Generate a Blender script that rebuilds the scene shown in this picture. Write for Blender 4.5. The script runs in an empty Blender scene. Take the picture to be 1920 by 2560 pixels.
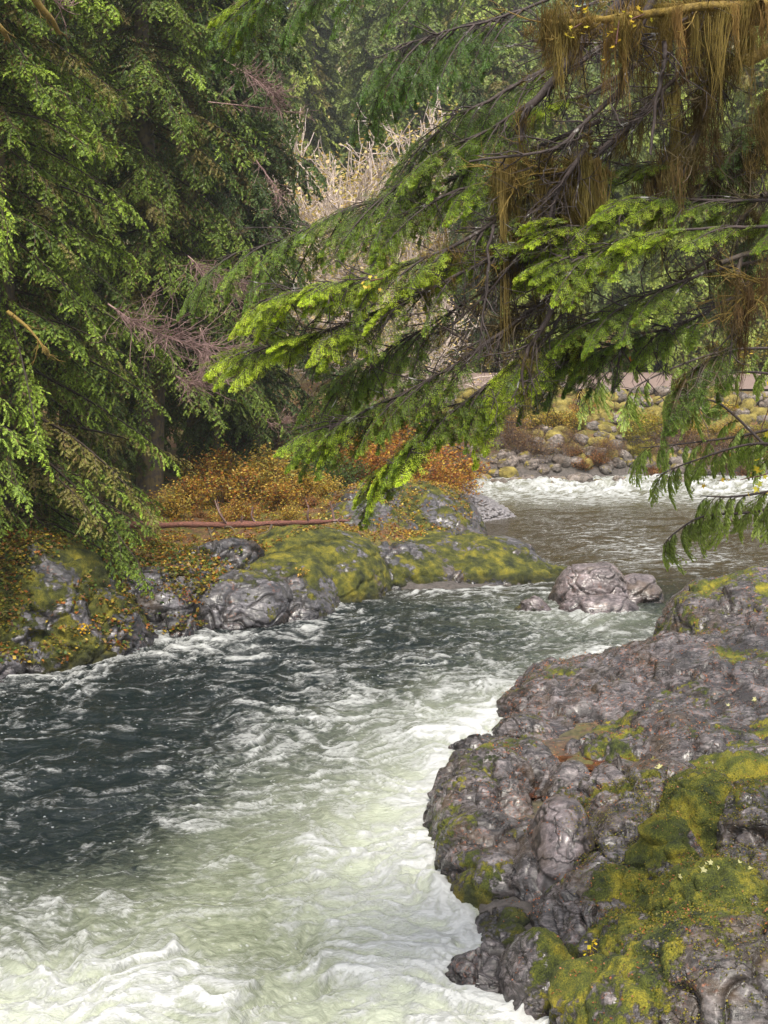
import bpy, math, numpy as np
C = bpy.context.scene.collection
R = math.radians

# ------------------------------------------------------------------ camera, sky, sun, exposure
F = 3334.0            # focal length in photo pixels (photo 1920 x 2560)
PITCH = R(7.18)
CAM = np.array([0.0, 0.0, 6.0])
cam_d = bpy.data.cameras.new('camera'); cam = bpy.data.objects.new('camera', cam_d); C.objects.link(cam)
cam.location = CAM; cam.rotation_euler = (R(90) - PITCH, 0, 0)
cam_d.sensor_fit = 'VERTICAL'; cam_d.sensor_height = 24.0; cam_d.lens = 24.0 * F / 2560.0
cam_d.clip_start = 0.1; cam_d.clip_end = 2000
bpy.context.scene.camera = cam

SUN_EL, SUN_AZ = 58, 178      # azimuth clockwise from +Y; 178 = behind the camera
world = bpy.data.worlds.new("World"); bpy.context.scene.world = world; world.use_nodes = True
wn = world.node_tree.nodes; wl = world.node_tree.links
sky = wn.new('ShaderNodeTexSky'); sky.sky_type = 'NISHITA'; sky.sun_disc = False
sky.sun_elevation = R(SUN_EL); sky.sun_rotation = R(SUN_AZ); sky.dust_density = 3.0; sky.air_density = 1.0
hs = wn.new('ShaderNodeHueSaturation'); hs.inputs['Saturation'].default_value = 0.35; hs.inputs['Value'].default_value = 1.0
wl.new(sky.outputs[0], hs.inputs['Color']); wl.new(hs.outputs[0], wn['Background'].inputs['Color'])
wn['Background'].inputs['Strength'].default_value = 0.125
sun_d = bpy.data.lights.new('sun', 'SUN'); sun_d.energy = 2.5; sun_d.angle = R(14); sun_d.color = (1.0, 0.93, 0.80)
sun = bpy.data.objects.new('sun', sun_d); C.objects.link(sun)
az = R(SUN_AZ); el = R(SUN_EL)
from mathutils import Vector
sv = Vector((math.sin(az) * math.cos(el), math.cos(az) * math.cos(el), math.sin(el)))
sun.rotation_euler = sv.to_track_quat('Z', 'Y').to_euler()
sc = bpy.context.scene
sc.view_settings.view_transform = 'Standard'; sc.view_settings.look = 'None'
sc.view_settings.exposure = 1.08; sc.view_settings.gamma = 1.0
sc.render.engine = 'CYCLES'
sc.cycles.max_bounces = 5; sc.cycles.diffuse_bounces = 3; sc.cycles.glossy_bounces = 3
sc.cycles.transmission_bounces = 3; sc.cycles.transparent_max_bounces = 4; sc.cycles.volume_bounces = 0
sc.cycles.caustics_reflective = False; sc.cycles.caustics_refractive = False

# ------------------------------------------------------------------ helpers
cp, sp = math.cos(PITCH), math.sin(PITCH)
def ray(px, py):
    a = (px - 960.0) / F; b = (1280.0 - py) / F
    return np.array([a, cp + b * sp, -sp + b * cp])
def P(px, py, Y):
    d = ray(px, py); return CAM + d * (Y / d[1])
def W(px, py, z=0.0):
    d = ray(px, py); return CAM + d * ((z - CAM[2]) / d[2])
def proj(x, y, z):
    x = np.asarray(x, float); zc = y * cp - (z - CAM[2]) * sp; yc = y * sp + (z - CAM[2]) * cp
    return 960 + F * x / zc, 1280 - F * yc / zc

_rs = np.random.RandomState(7)
_perm = _rs.permutation(4096).astype(np.int64); _g = _rs.normal(size=(4096, 3)); _g /= np.linalg.norm(_g, axis=1)[:, None]
def perlin(p):
    p = np.asarray(p, float); i = np.floor(p).astype(np.int64); f = p - i
    u = f * f * f * (f * (f * 6 - 15) + 10); out = 0
    for dx in (0, 1):
        hx = _perm[(i[:, 0] + dx) & 4095]; wx = u[:, 0] if dx else 1 - u[:, 0]
        for dy in (0, 1):
            hy = _perm[(hx + i[:, 1] + dy) & 4095]; wy = wx * (u[:, 1] if dy else 1 - u[:, 1])
            for dz in (0, 1):
                h = _perm[(hy + i[:, 2] + dz) & 4095]; w = wy * (u[:, 2] if dz else 1 - u[:, 2])
                g = _g[h]
                out = out + w * (g[:, 0] * (f[:, 0] - dx) + g[:, 1] * (f[:, 1] - dy) + g[:, 2] * (f[:, 2] - dz))
    return out * 1.6
def fbm(p, o=4, l=2.1, g=0.5):
    p = np.asarray(p, float); s = 0; a = 1.0
    for k in range(o):
        s = s + a * perlin(p + 17.3 * k); p = p * l; a *= g
    return s
def cells(p):
    """cellular noise: distance to nearest joint between blocks, a random number and a random tilt per block"""
    p = np.asarray(p, float); i0 = np.floor(p).astype(np.int64); n = len(p); f1 = np.full(n, 1e9); f2 = np.full(n, 1e9); hid = np.zeros(n, np.int64); rel = np.zeros((n, 3))
    for dx in (-1, 0, 1):
        for dy in (-1, 0, 1):
            for dz in (-1, 0, 1):
                c = i0 + np.array([dx, dy, dz]); h = _perm[(_perm[(_perm[c[:, 0] & 4095] + c[:, 1]) & 4095] + c[:, 2]) & 4095]
                s = c + 0.5 + 0.45 * _g[h]; r = p - s; d = (r * r).sum(1); m = d < f1
                f2 = np.where(m, f1, np.minimum(f2, d)); hid = np.where(m, h, hid); rel = np.where(m[:, None], r, rel); f1 = np.where(m, d, f1)
    return np.sqrt(f2) - np.sqrt(f1), _g[(hid * 7 + 3) & 4095], rel
def sst(a, b, x):
    t = np.clip((x - a) / (b - a), 0, 1); return t * t * (3 - 2 * t)
def nrm(v): return v / np.maximum(np.linalg.norm(v, axis=-1, keepdims=True), 1e-9)

def make_mesh(name, V, quads=None, tris=None, cols=None, attrs=None, smooth=True):
    me = bpy.data.meshes.new(name)
    V = np.asarray(V, np.float32); me.vertices.add(len(V)); me.vertices.foreach_set('co', V.ravel())
    q = np.asarray(quads, np.int32).reshape(-1, 4) if quads is not None and len(quads) else np.zeros((0, 4), np.int32)
    t = np.asarray(tris, np.int32).reshape(-1, 3) if tris is not None and len(tris) else np.zeros((0, 3), np.int32)
    n = len(q) * 4 + len(t) * 3; me.loops.add(n)
    me.loops.foreach_set('vertex_index', np.concatenate([q.ravel(), t.ravel()]))
    me.polygons.add(len(q) + len(t))
    me.polygons.foreach_set('loop_start', np.concatenate([np.arange(len(q)) * 4, len(q) * 4 + np.arange(len(t)) * 3]).astype(np.int32))
    me.update(calc_edges=True)
    me.polygons.foreach_set('use_smooth', np.full(len(q) + len(t), smooth))
    if cols is not None:
        a = me.attributes.new('Col', 'FLOAT_COLOR', 'POINT')
        c = np.ones((len(V), 4), np.float32); c[:, :3] = cols; a.data.foreach_set('color', c.ravel())
    for k, v in (attrs or {}).items():
        a = me.attributes.new(k, 'FLOAT', 'POINT'); a.data.foreach_set('value', np.asarray(v, np.float32))
    return me
class MB:
    """collects pieces (verts, quads, tris, colour) for ONE mesh object"""
    def __init__(s): s.V = []; s.Q = []; s.T = []; s.K = []; s.n = 0
    def add(s, V, Q=None, T=None, col=(1, 1, 1)):
        V = np.asarray(V, float)
        if len(V) == 0: return
        s.V.append(V)
        if Q is not None and len(Q): s.Q.append(np.asarray(Q) + s.n)
        if T is not None and len(T): s.T.append(np.asarray(T) + s.n)
        c = np.asarray(col, float); s.K.append(np.broadcast_to(c, (len(V), 3))); s.n += len(V)
    def mesh(s, name, smooth=True):
        return make_mesh(name, np.concatenate(s.V), np.concatenate(s.Q) if s.Q else None, np.concatenate(s.T) if s.T else None, np.concatenate(s.K), smooth=smooth)
    def build(s, name, mat, parent=None, smooth=True):
        return link(name, s.mesh(name, smooth), mat, parent)
def link(name, me, mat, parent=None, loc=None):
    o = bpy.data.objects.new(name, me); C.objects.link(o)
    if mat is not None and not len(me.materials): me.materials.append(mat)
    if parent is not None: o.parent = parent
    if loc is not None: o.location = loc
    return o
def tag(o, label=None, cat=None, group=None, kind=None):
    if label: o['label'] = label
    if cat: o['category'] = cat
    if group: o['group'] = group
    if kind: o['kind'] = kind
    return o
def thing(name, label, cat, loc=(0, 0, 0), group=None):
    o = bpy.data.objects.new(name, None); C.objects.link(o); o.location = loc; o.empty_display_size = 0.3
    return tag(o, label, cat, group)
def tube(pts, rad, sides=6):
    pts = np.asarray(pts, float); n = len(pts); rad = np.broadcast_to(np.asarray(rad, float), (n,))
    t = nrm(np.gradient(pts, axis=0)); ref = np.array([0.31, 0.17, 0.93])
    if abs(t[0] @ ref) > 0.95: ref = np.array([1.0, 0.1, 0])
    a = nrm(np.cross(t, ref)); b = np.cross(t, a)
    th = np.linspace(0, 2 * np.pi, sides, endpoint=False)
    V = pts[:, None] + rad[:, None, None] * (np.cos(th)[None, :, None] * a[:, None] + np.sin(th)[None, :, None] * b[:, None])
    i = np.arange(n - 1)[:, None] * sides; j = np.arange(sides)[None]
    Q = np.stack([i + j, i + (j + 1) % sides, i + sides + (j + 1) % sides, i + sides + j], -1).reshape(-1, 4)
    return V.reshape(-1, 3), Q
def spline(pts, n=24):
    """Catmull-Rom through points"""
    p = np.asarray(pts, float); 
    if len(p) == 2: return p[0] + (p[1] - p[0]) * np.linspace(0, 1, n)[:, None]
    q = np.vstack([2 * p[0] - p[1], p, 2 * p[-1] - p[-2]]); out = []
    ts = np.linspace(0, len(p) - 1 - 1e-6, n)
    for t in ts:
        i = int(t); u = t - i; a, b, c, d = q[i:i + 4]
        out.append(0.5 * ((2 * b) + (c - a) * u + (2 * a - 5 * b + 4 * c - d) * u * u + (3 * b - a - 3 * c + d) * u ** 3))
    return np.array(out)

# ------------------------------------------------------------------ materials
class NT:
    def __init__(s, name):
        s.m = bpy.data.materials.new(name); s.m.use_nodes = True; s.t = s.m.node_tree; s.n = s.t.nodes; s.l = s.t.links
        s.b = s.n['Principled BSDF']; s.out = s.n['Material Output']
    def node(s, ty, **kw):
        n = s.n.new(ty)
        for k, v in kw.items():
            if k in n.inputs: s.set(n.inputs[k], v)
            else: setattr(n, k, v)
        return n
    def set(s, inp, v):
        if isinstance(v, bpy.types.NodeSocket): s.l.new(v, inp)
        else: inp.default_value = v
    def attr(s, name): return s.node('ShaderNodeAttribute', attribute_name=name)
    def noise(s, scale, detail=5, rough=0.6, vec=None, dist=0.0):
        n = s.node('ShaderNodeTexNoise'); n.inputs['Scale'].default_value = scale; n.inputs['Detail'].default_value = detail
        n.inputs['Roughness'].default_value = rough; n.inputs['Distortion'].default_value = dist
        s.l.new(vec if vec is not None else s.obj(), n.inputs['Vector']); return n.outputs['Fac']
    def obj(s, scale=None):
        if not hasattr(s, '_o'): s._o = s.node('ShaderNodeNewGeometry').outputs['Position']
        if scale is None: return s._o
        v = s.node('ShaderNodeVectorMath', operation='MULTIPLY'); s.l.new(s._o, v.inputs[0]); v.inputs[1].default_value = scale
        return v.outputs[0]
    def ramp(s, fac, stops, interp='LINEAR'):
        r = s.node('ShaderNodeValToRGB'); s.set(r.inputs[0], fac); e = r.color_ramp.elements; r.color_ramp.interpolation = interp
        while len(e) < len(stops): e.new(0.5)
        for i, (p, c) in enumerate(stops):
            e[i].position = p; e[i].color = (c[0], c[1], c[2], 1) if not isinstance(c, (int, float)) else (c, c, c, 1)
        return r.outputs[0]
    def math(s, op, a, b=0.0, c=None, clamp=False):
        n = s.node('ShaderNodeMath', operation=op, use_clamp=clamp); s.set(n.inputs[0], a); s.set(n.inputs[1], b)
        if c is not None: s.set(n.inputs[2], c)
        return n.outputs[0]
    def mix(s, f, a, b, bt='MIX'):
        n = s.node('ShaderNodeMix', data_type='RGBA', blend_type=bt); s.set(n.inputs[0], f)
        for i, v in ((6, a), (7, b)):
            s.set(n.inputs[i], v if isinstance(v, bpy.types.NodeSocket) else (v[0], v[1], v[2], 1))
        return n.outputs[2]
    def bump(s, h, strength=0.5, dist=0.05, normal=None):
        n = s.node('ShaderNodeBump'); s.set(n.inputs['Height'], h); n.inputs['Strength'].default_value = strength; n.inputs['Distance'].default_value = dist
        if normal is not None: s.l.new(normal, n.inputs['Normal'])
        return n.outputs[0]

def leaf_mat(name, translucent=0.3, rough=0.55, spec=0.25, tsat=(1.1, 1.15, 0.35)):
    k = NT(name); col = k.attr('Col').outputs['Color']
    nz = k.noise(2.3, 3); var = k.ramp(nz, [(0.3, 0.75), (0.7, 1.25)])
    c = k.mix(1.0, col, var, 'MULTIPLY')
    k.set(k.b.inputs['Base Color'], c); k.b.inputs['Roughness'].default_value = rough; k.b.inputs['Specular IOR Level'].default_value = spec
    tr = k.node('ShaderNodeBsdfTranslucent'); k.set(tr.inputs['Color'], k.mix(1.0, c, tsat, 'MULTIPLY'))
    mx = k.node('ShaderNodeMixShader'); mx.inputs[0].default_value = translucent
    k.l.new(k.b.outputs[0], mx.inputs[1]); k.l.new(tr.outputs[0], mx.inputs[2]); k.l.new(mx.outputs[0], k.out.inputs['Surface'])
    return k.m
M_leaf = leaf_mat('conifer_needles', 0.30)
M_near = leaf_mat('wet_hemlock_needles', 0.45, 0.4, 0.35)
M_autumn = leaf_mat('autumn_leaves', 0.4, 0.5, 0.3, (1.1, 1.0, 0.4))
M_lichen = leaf_mat('hanging_lichen', 0.35, 0.9, 0.05, (1.0, 1.0, 0.7))

def bark_mat(name, c0, c1, moss=0.0, spots=0.0, scale=(14, 14, 3)):
    k = NT(name); n1 = k.noise(1.0, 6, 0.7, k.obj(scale)); base = k.ramp(n1, [(0.3, c0), (0.7, c1)])
    if spots:
        sn = k.noise(9.0, 3, 0.5); base = k.mix(k.ramp(sn, [(0.66 - spots * 0.04, 0.0), (0.69, 1.0)]), base, (0.34, 0.33, 0.31))
    if moss:
        mn = k.noise(5.0, 5, 0.6); base = k.mix(k.math('MULTIPLY', k.ramp(mn, [(0.55 - moss * 0.3, 0.0), (0.62 - moss * .2, 1.0)]), moss), base, (0.26, 0.19, 0.03))
    k.set(k.b.inputs['Base Color'], base); k.b.inputs['Roughness'].default_value = 0.7
    k.set(k.b.inputs['Normal'], k.bump(n1, 0.8, 0.03)); return k.m
M_bark = bark_mat('conifer_bark', (0.03, 0.022, 0.018), (0.10, 0.075, 0.06), moss=0.3)
M_limb = bark_mat('wet_purple_bark', (0.02, 0.014, 0.013), (0.075, 0.052, 0.047), spots=0.5)
M_twig = bark_mat('red_brown_twigs', (0.06, 0.025, 0.02), (0.16, 0.07, 0.055))
M_deadtwig = bark_mat('dead_pink_twigs', (0.16, 0.09, 0.08), (0.34, 0.22, 0.20))
M_mosslimb = bark_mat('golden_moss_bark', (0.10, 0.065, 0.015), (0.30, 0.20, 0.025), scale=(30, 30, 30))
M_log = bark_mat('fallen_log_red_bark', (0.025, 0.010, 0.008), (0.27, 0.10, 0.065), scale=(5, 45, 45))

def rock_mat(name, dark, mid, light, gloss=0.45, mosscol=None, wet=True, litter=0.5, fscale=1.0, vein=None):
    k = NT(name)
    n1 = k.noise(0.9 * fscale, 6, 0.65, dist=0.6); n2 = k.noise(5 * fscale, 8, 0.72, k.obj((0.62, 1.5, 2.4)), dist=0.9); n3 = k.noise(34 * fscale, 5, 0.75)
    base = k.ramp(n2, [(0.30, dark), (0.48, mid), (0.70, light)])
    base = k.mix(k.ramp(n1, [(0.4, 0.0), (0.6, 1.0)]), base, k.mix(1.0, base, (1.65, 1.6, 1.62), 'MULTIPLY'))
    base = k.mix(0.55, base, k.ramp(n3, [(0.36, 0.35), (0.52, 1.0), (0.68, 1.8)]), 'MULTIPLY'); base = k.mix(0.65, base, k.ramp(k.noise(13 * fscale, 6, 0.75, k.obj((0.55, 1.7, 2.2)), dist=1.2), [(0.38, 0.35), (0.52, 1.0), (0.64, 1.5)]), 'MULTIPLY')
    # brown patches of algae film
    n4 = k.noise(1.7 * fscale, 5, 0.6, dist=0.3); base = k.mix(k.ramp(n4, [(0.52, 0.0), (0.68, 0.65)]), base, (0.085, 0.055, 0.030))
    if vein: base = k.mix(k.ramp(k.noise(2.6, 4, 0.5, dist=1.5), [(0.495, 0.0), (0.5, 0.5), (0.505, 0.0)]), base, vein)
    crack = k.attr('crack').outputs['Fac']
    base = k.mix(k.math('MULTIPLY', crack, 0.8), base, (0.02, 0.016, 0.014))
    # needles and red-orange litter caught in hollows
    ln = k.noise(22 * fscale, 4, 0.7); lm = k.noise(1.3, 4, 0.65)
    lt = k.math('MULTIPLY', k.ramp(ln, [(0.56, 0.0), (0.62, 1.0)]), k.ramp(lm, [(0.5, 0.0), (0.62, 1.0)]))
    lt = k.math('MULTIPLY', lt, litter)
    base = k.mix(lt, base, k.ramp(k.noise(60, 2), [(0.35, (0.14, 0.045, 0.02)), (0.65, (0.42, 0.17, 0.09))]))
    vv = k.node('ShaderNodeVectorMath', operation='ADD'); k.l.new(k.obj((0.55 * fscale, 1.3 * fscale, 1.9 * fscale)), vv.inputs[0])
    dn = k.node('ShaderNodeTexNoise'); dn.inputs['Scale'].default_value = 2.2 * fscale; dn.inputs['Detail'].default_value = 4; k.l.new(k.obj(), dn.inputs['Vector'])
    ds = k.node('ShaderNodeVectorMath', operation='SCALE'); k.l.new(dn.outputs['Color'], ds.inputs[0]); ds.inputs['Scale'].default_value = 1.1; k.l.new(ds.outputs[0], vv.inputs[1])
    vo = k.node('ShaderNodeTexVoronoi', feature='DISTANCE_TO_EDGE'); k.l.new(vv.outputs[0], vo.inputs['Vector']); vo.inputs['Scale'].default_value = 1.3
    fr = k.ramp(vo.outputs['Distance'], [(0.0, 0.0), (0.022, 1.0)]); base = k.mix(k.math('MULTIPLY', k.math('SUBTRACT', 1.0, fr), 0.75), base, (0.012, 0.010, 0.009))
    h = k.math('ADD', k.math('MULTIPLY', n2, 0.38), k.math('MULTIPLY', n3, 0.25)); h = k.math('ADD', h, k.math('MULTIPLY', fr, 0.3))
    # moss
    mo = k.attr('moss').outputs['Fac']; mn = k.noise(11 * fscale, 6, 0.7); mf = k.noise(70, 3, 0.7)
    m = k.math('ADD', mo, k.math('MULTIPLY', k.math('SUBTRACT', mn, 0.5), 1.5)); m = k.math('ADD', m, k.math('MULTIPLY', k.math('SUBTRACT', k.noise(3.3 * fscale, 5, 0.65), 0.5), 1.5)); m = k.ramp(m, [(0.47, 0.0), (0.60, 1.0)])
    mc = mosscol or ((0.014, 0.022, 0.005), (0.085, 0.10, 0.010), (0.33, 0.27, 0.02))
    mcol = k.ramp(k.math('ADD', k.math('MULTIPLY', k.noise(3.1, 5, 0.6), 0.7), k.math('MULTIPLY', mf, 0.3)), [(0.38, mc[0]), (0.5, mc[1]), (0.66, mc[2])])
    mcol = k.mix(0.7, mcol, k.ramp(mf, [(0.3, 0.4), (0.6, 1.25)]), 'MULTIPLY')
    col = k.mix(m, base, mcol)
    k.set(k.b.inputs['Base Color'], col)
    rg = k.ramp(n2, [(0.3, gloss - 0.10), (0.7, gloss + 0.28)])
    if wet:
        z = k.node('ShaderNodeSeparateXYZ'); k.l.new(k.obj(), z.inputs[0])
        zz = k.math('ADD', z.outputs[2], k.math('MULTIPLY', k.math('SUBTRACT', n1, 0.5), 0.25))
        wt = k.ramp(zz, [(0.07, 1.0), (0.26, 0.0)])
        col2 = k.mix(wt, col, k.mix(1.0, col, (0.42, 0.40, 0.40), 'MULTIPLY')); k.set(k.b.inputs['Base Color'], col2)
        rg = k.mix(wt, rg, (0.15, 0.15, 0.15))
    if wet: k.set(k.b.inputs['Coat Weight'], k.math('MULTIPLY', k.math('SUBTRACT', 1.0, m), k.ramp(n1, [(0.42, 0.1), (0.58, 0.45)]))); k.b.inputs['Coat Roughness'].default_value = 0.2
    rgm = k.mix(m, rg, (0.95, 0.95, 0.95)); k.set(k.b.inputs['Roughness'], rgm)
    hm = k.mix(m, h, k.math('ADD', mf, k.math('MULTIPLY', mn, 1.5)))
    k.set(k.b.inputs['Normal'], k.bump(hm, 0.8, 0.035 / fscale ** 0.5)); return k.m
M_rockR = rock_mat('purple_grey_wet_basalt', (0.012, 0.010, 0.009), (0.052, 0.045, 0.044), (0.21, 0.185, 0.185), 0.17, litter=0.9)
M_rockL = rock_mat('blue_grey_bank_rock', (0.014, 0.014, 0.015), (0.05, 0.047, 0.050), (0.17, 0.16, 0.175), 0.36, litter=0.5, fscale=0.6, mosscol=((0.014, 0.02, 0.005), (0.075, 0.08, 0.010), (0.27, 0.23, 0.02)))
M_rockM = rock_mat('pinkish_river_boulder', (0.05, 0.04, 0.04), (0.12, 0.10, 0.10), (0.24, 0.205, 0.21), 0.3, litter=0.3, fscale=0.6)
M_rip = rock_mat('riprap_rock', (0.05, 0.042, 0.036), (0.13, 0.11, 0.095), (0.26, 0.225, 0.205), 0.7, wet=False, litter=0.0, fscale=0.5,
                 mosscol=((0.10, 0.08, 0.025), (0.22, 0.175, 0.04), (0.38, 0.31, 0.08)))
# ------------------------------------------------------------------ terrain
RIV_L = [(-40, -6), (-26, 8), (-14, 17), (-9.4, 21.2)] + [tuple(W(*p)[:2]) for p in ((0, 1700), (90, 1675), (190, 1655), (330, 1590), (480, 1568), (660, 1560), (800, 1520), (930, 1480),
         (1150, 1472), (1390, 1452), (1400, 1420), (1200, 1352), (1165, 1330), (1200, 1300), (1275, 1290), (1240, 1262), (1170, 1225), (1150, 1203))]
RIV_R = [(12, 60.5), (40, 62), (70, 58), (70, 44), (28, 38), (13, 35.5), (9.2, 31)] + [tuple(W(*p)[:2]) for p in ((1780, 1540), (1640, 1605), (1480, 1655), (1290, 1760), (1140, 1880),
         (1130, 1990), (1085, 2100), (1110, 2190), (1270, 2380), (1330, 2480), (1400, 2600))] + [(2.6, 9.0), (5, 4), (8, -6)]
RIV = np.array(RIV_L + RIV_R)
def sdist(x, y):
    """distance to the river outline, negative on the water"""
    x = np.asarray(x, float).ravel(); y = np.asarray(y, float).ravel(); best = np.full(x.shape, 1e9); ins = np.zeros(x.shape, bool); n = len(RIV)
    for i in range(n):
        a = RIV[i]; b = RIV[(i + 1) % n]; d = b - a
        t = np.clip(((x - a[0]) * d[0] + (y - a[1]) * d[1]) / (d @ d), 0, 1)
        best = np.minimum(best, np.hypot(x - a[0] - t * d[0], y - a[1] - t * d[1]))
        c = (a[1] > y) != (b[1] > y)
        with np.errstate(all='ignore'): xi = a[0] + (y - a[1]) / (d[1] if d[1] else 1e-9) * d[0]
        ins ^= c & (x < xi)
    return np.where(ins, -best, best)
def ground_h(x, y, rough=True):
    x = np.atleast_1d(np.asarray(x, float)); y = np.atleast_1d(np.asarray(y, float)); d = sdist(x, y)
    right = sst(-1, 2, x - 0.02 * y) * (1 - sst(40, 44, y))
    far = sst(50, 58, y) * sst(0.0, 5.0, x)
    dp = np.maximum(d, 0)
    hl = 1.25 * (1 - np.exp(-dp / 2.2)) + 0.075 * np.minimum(dp, 30)
    hr = 0.15 * (1 - np.exp(-dp / 2.0)) + 0.07 * np.minimum(dp, 14)
    hf = np.minimum(dp * 0.66, 3.62) + 0.06 * np.clip(y - 66.9, 0, 10.5)
    h = hl * (1 - right) + hr * right
    h = h * (1 - far) + hf * far
    h = h + 0.55 * np.maximum(y - 92, 0) + 0.35 * np.maximum(-x - 13, 0) * sst(10, 30, y)
    h = np.where(d < 0, -np.minimum(0.35 - d * 0.5, 1.4), h)
    if rough:
        p = np.stack([x, y, x * 0], 1); road = sst(65.5, 66.5, y) * (1 - sst(78, 80, y)) * sst(3, 8, x)
        h = h + fbm(p * 0.35, 4) * 0.22 * sst(0, 1.5, d) * (1 - road) + fbm(p * 2.2, 3) * 0.05 * (1 - road)
    return h
def gz(x, y): return float(ground_h([x], [y], False)[0])

xs = np.concatenate([np.linspace(-92, -22, 40), np.linspace(-21.8, 24, 330), np.linspace(24.5, 122, 60)])
ys = np.concatenate([np.linspace(-20, 6, 20), np.linspace(6.2, 66, 400), np.linspace(66.3, 96, 80), np.linspace(97, 168, 50)])
X, Y = np.meshgrid(xs, ys, indexing='ij'); Z = ground_h(X.ravel(), Y.ravel())
nx, ny = len(xs), len(ys); i = np.arange(nx - 1)[:, None] * ny + np.arange(ny - 1)[None]
GQ = np.stack([i, i + ny, i + ny + 1, i + 1], -1).reshape(-1, 4)
gd = sdist(X, Y)
me = make_mesh('ground', np.stack([X.ravel(), Y.ravel(), Z], 1), GQ, attrs={'bank': sst(0.3, 2.5, gd)})
k = NT('forest_floor')
n1 = k.noise(1.1, 6, 0.7, dist=.4); n2 = k.noise(9, 6, 0.75); n3 = k.noise(0.35, 4)
moss = k.ramp(n2, [(0.3, (0.035, 0.04, 0.008)), (0.5, (0.11, 0.10, 0.014)), (0.7, (0.22, 0.17, 0.02))])
lit = k.ramp(n2, [(0.3, (0.035, 0.018, 0.01)), (0.5, (0.12, 0.06, 0.025)), (0.72, (0.30, 0.15, 0.06))])
grav = k.ramp(n2, [(0.3, (0.025, 0.022, 0.02)), (0.7, (0.14, 0.12, 0.11))])
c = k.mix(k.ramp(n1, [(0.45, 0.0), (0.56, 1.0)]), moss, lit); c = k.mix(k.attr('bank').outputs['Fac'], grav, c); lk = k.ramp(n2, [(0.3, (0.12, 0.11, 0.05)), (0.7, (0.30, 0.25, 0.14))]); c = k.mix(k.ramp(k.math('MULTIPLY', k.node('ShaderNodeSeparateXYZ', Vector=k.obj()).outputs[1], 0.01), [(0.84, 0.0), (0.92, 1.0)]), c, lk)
k.set(k.b.inputs['Base Color'], c); k.b.inputs['Roughness'].default_value = 0.9; k.set(k.b.inputs['Normal'], k.bump(n2, 1.0, 0.06))
M_ground = k.m
tag(link('ground', me, M_ground), kind='structure')

# road on the far bank, and its gravel shoulder
def strip(name, y0, y1, z, mat, x0=3, x1=118, kind='structure'):
    xx = np.linspace(x0, x1, 120); yy = np.linspace(0, 1, 9); w = 0.4 * np.sin(xx * 0.11)
    A, B = np.meshgrid(xx, yy, indexing='ij'); Yv = (y0 + w)[:, None] * (1 - B) + (y1 + w)[:, None] * B
    ii = np.arange(119)[:, None] * 9 + np.arange(8)[None]
    Zv = z + 0.06 * np.clip(Yv.ravel() - 66.9, 0, 10.5)
    return tag(link(name, make_mesh(name, np.stack([A.ravel(), Yv.ravel(), Zv], 1), np.stack([ii, ii + 9, ii + 10, ii + 1], -1).reshape(-1, 4)), mat), kind=kind)
k = NT('pinkish_gravel_road'); n = k.noise(6, 7, 0.8)
k.set(k.b.inputs['Base Color'], k.ramp(n, [(0.3, (0.14, 0.095, 0.08)), (0.7, (0.27, 0.195, 0.17))])); k.b.inputs['Roughness'].default_value = 0.85
strip('road', 66.9, 77.0, 3.74, k.m)

# ------------------------------------------------------------------ water
PYR = [1150, 1215, 1240, 1270, 1300, 1340, 1400, 1440, 1480, 1540, 1600, 1680, 1760, 1850, 1950, 2050, 2150, 2250, 2350, 2450, 2560, 2800]
#        px  0    160   320   480   640   800   960  1120  1280  1440  1600  1760  1920
FOAM = [[0.3] * 13,
        [0.4, .4, .4, .4, .4, .4, .5, .75, .80, .85, .85, .75, .7],
        [0.2, .2, .2, .2, .2, .2, .3, .62, .75, .85, .82, .72, .75],
        [0.1, .1, .1, .1, .1, .1, .2, .30, .30, .28, .24, .34, .4],
        [0.0, .0, .0, .0, .0, .0, .1, .22, .24, .38, .42, .26, .2],
        [0.0, .0, .0, .0, .0, .0, .1, .16, .30, .50, .46, .24, .2],
        [0.0, .0, .0, .0, .0, .0, .1, .2, .22, .30, .60, .60, .36],
        [0.0, .0, .0, .0, .0, .0, .1, .25, .30, .30, .34, .20, .12],
        [.1, .1, .1, .1, .1, .25, .36, .45, .46, .40, .26, .12, .08],
        [.1, .1, .1, .1, .2, .46, .30, .34, .42, .62, .46, .1, .1],  # raised below the midstream boulder: a pale reflection painted in as foam
        [.2, .3, .66, .72, .46, .38, .38, .38, .40, .42, .4, .3, .2],
        [.36, .56, .38, .34, .38, .40, .40, .46, .50, .5, .5, .4, .4],
        [.34, .36, .30, .32, .40, .46, .48, .55, .60, .6, .6, .6, .6],
        [.36, .30, .29, .36, .46, .50, .54, .62, .64, .6, .6, .6, .6],
        [.34, .22, .26, .36, .44, .46, .56, .64, .6, .6, .6, .6, .6],
        [.30, .26, .34, .42, .44, .48, .56, .62, .7, .7, .7, .7, .7],
        [.22, .22, .34, .36, .36, .50, .60, .66, .7, .7, .7, .7, .7],
        [.46, .42, .38, .40, .40, .56, .66, .70, .8, .8, .8, .8, .8],
        [.44, .40, .42, .44, .36, .46, .66, .74, .85, .8, .8, .8, .8],
        [.72, .66, .60, .52, .42, .44, .66, .78, .9, .85, .8, .8, .8],
        [.80, .80, .66, .56, .52, .58, .74, .82, .9, .85, .8, .8, .8],
        [.85] * 13]
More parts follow.
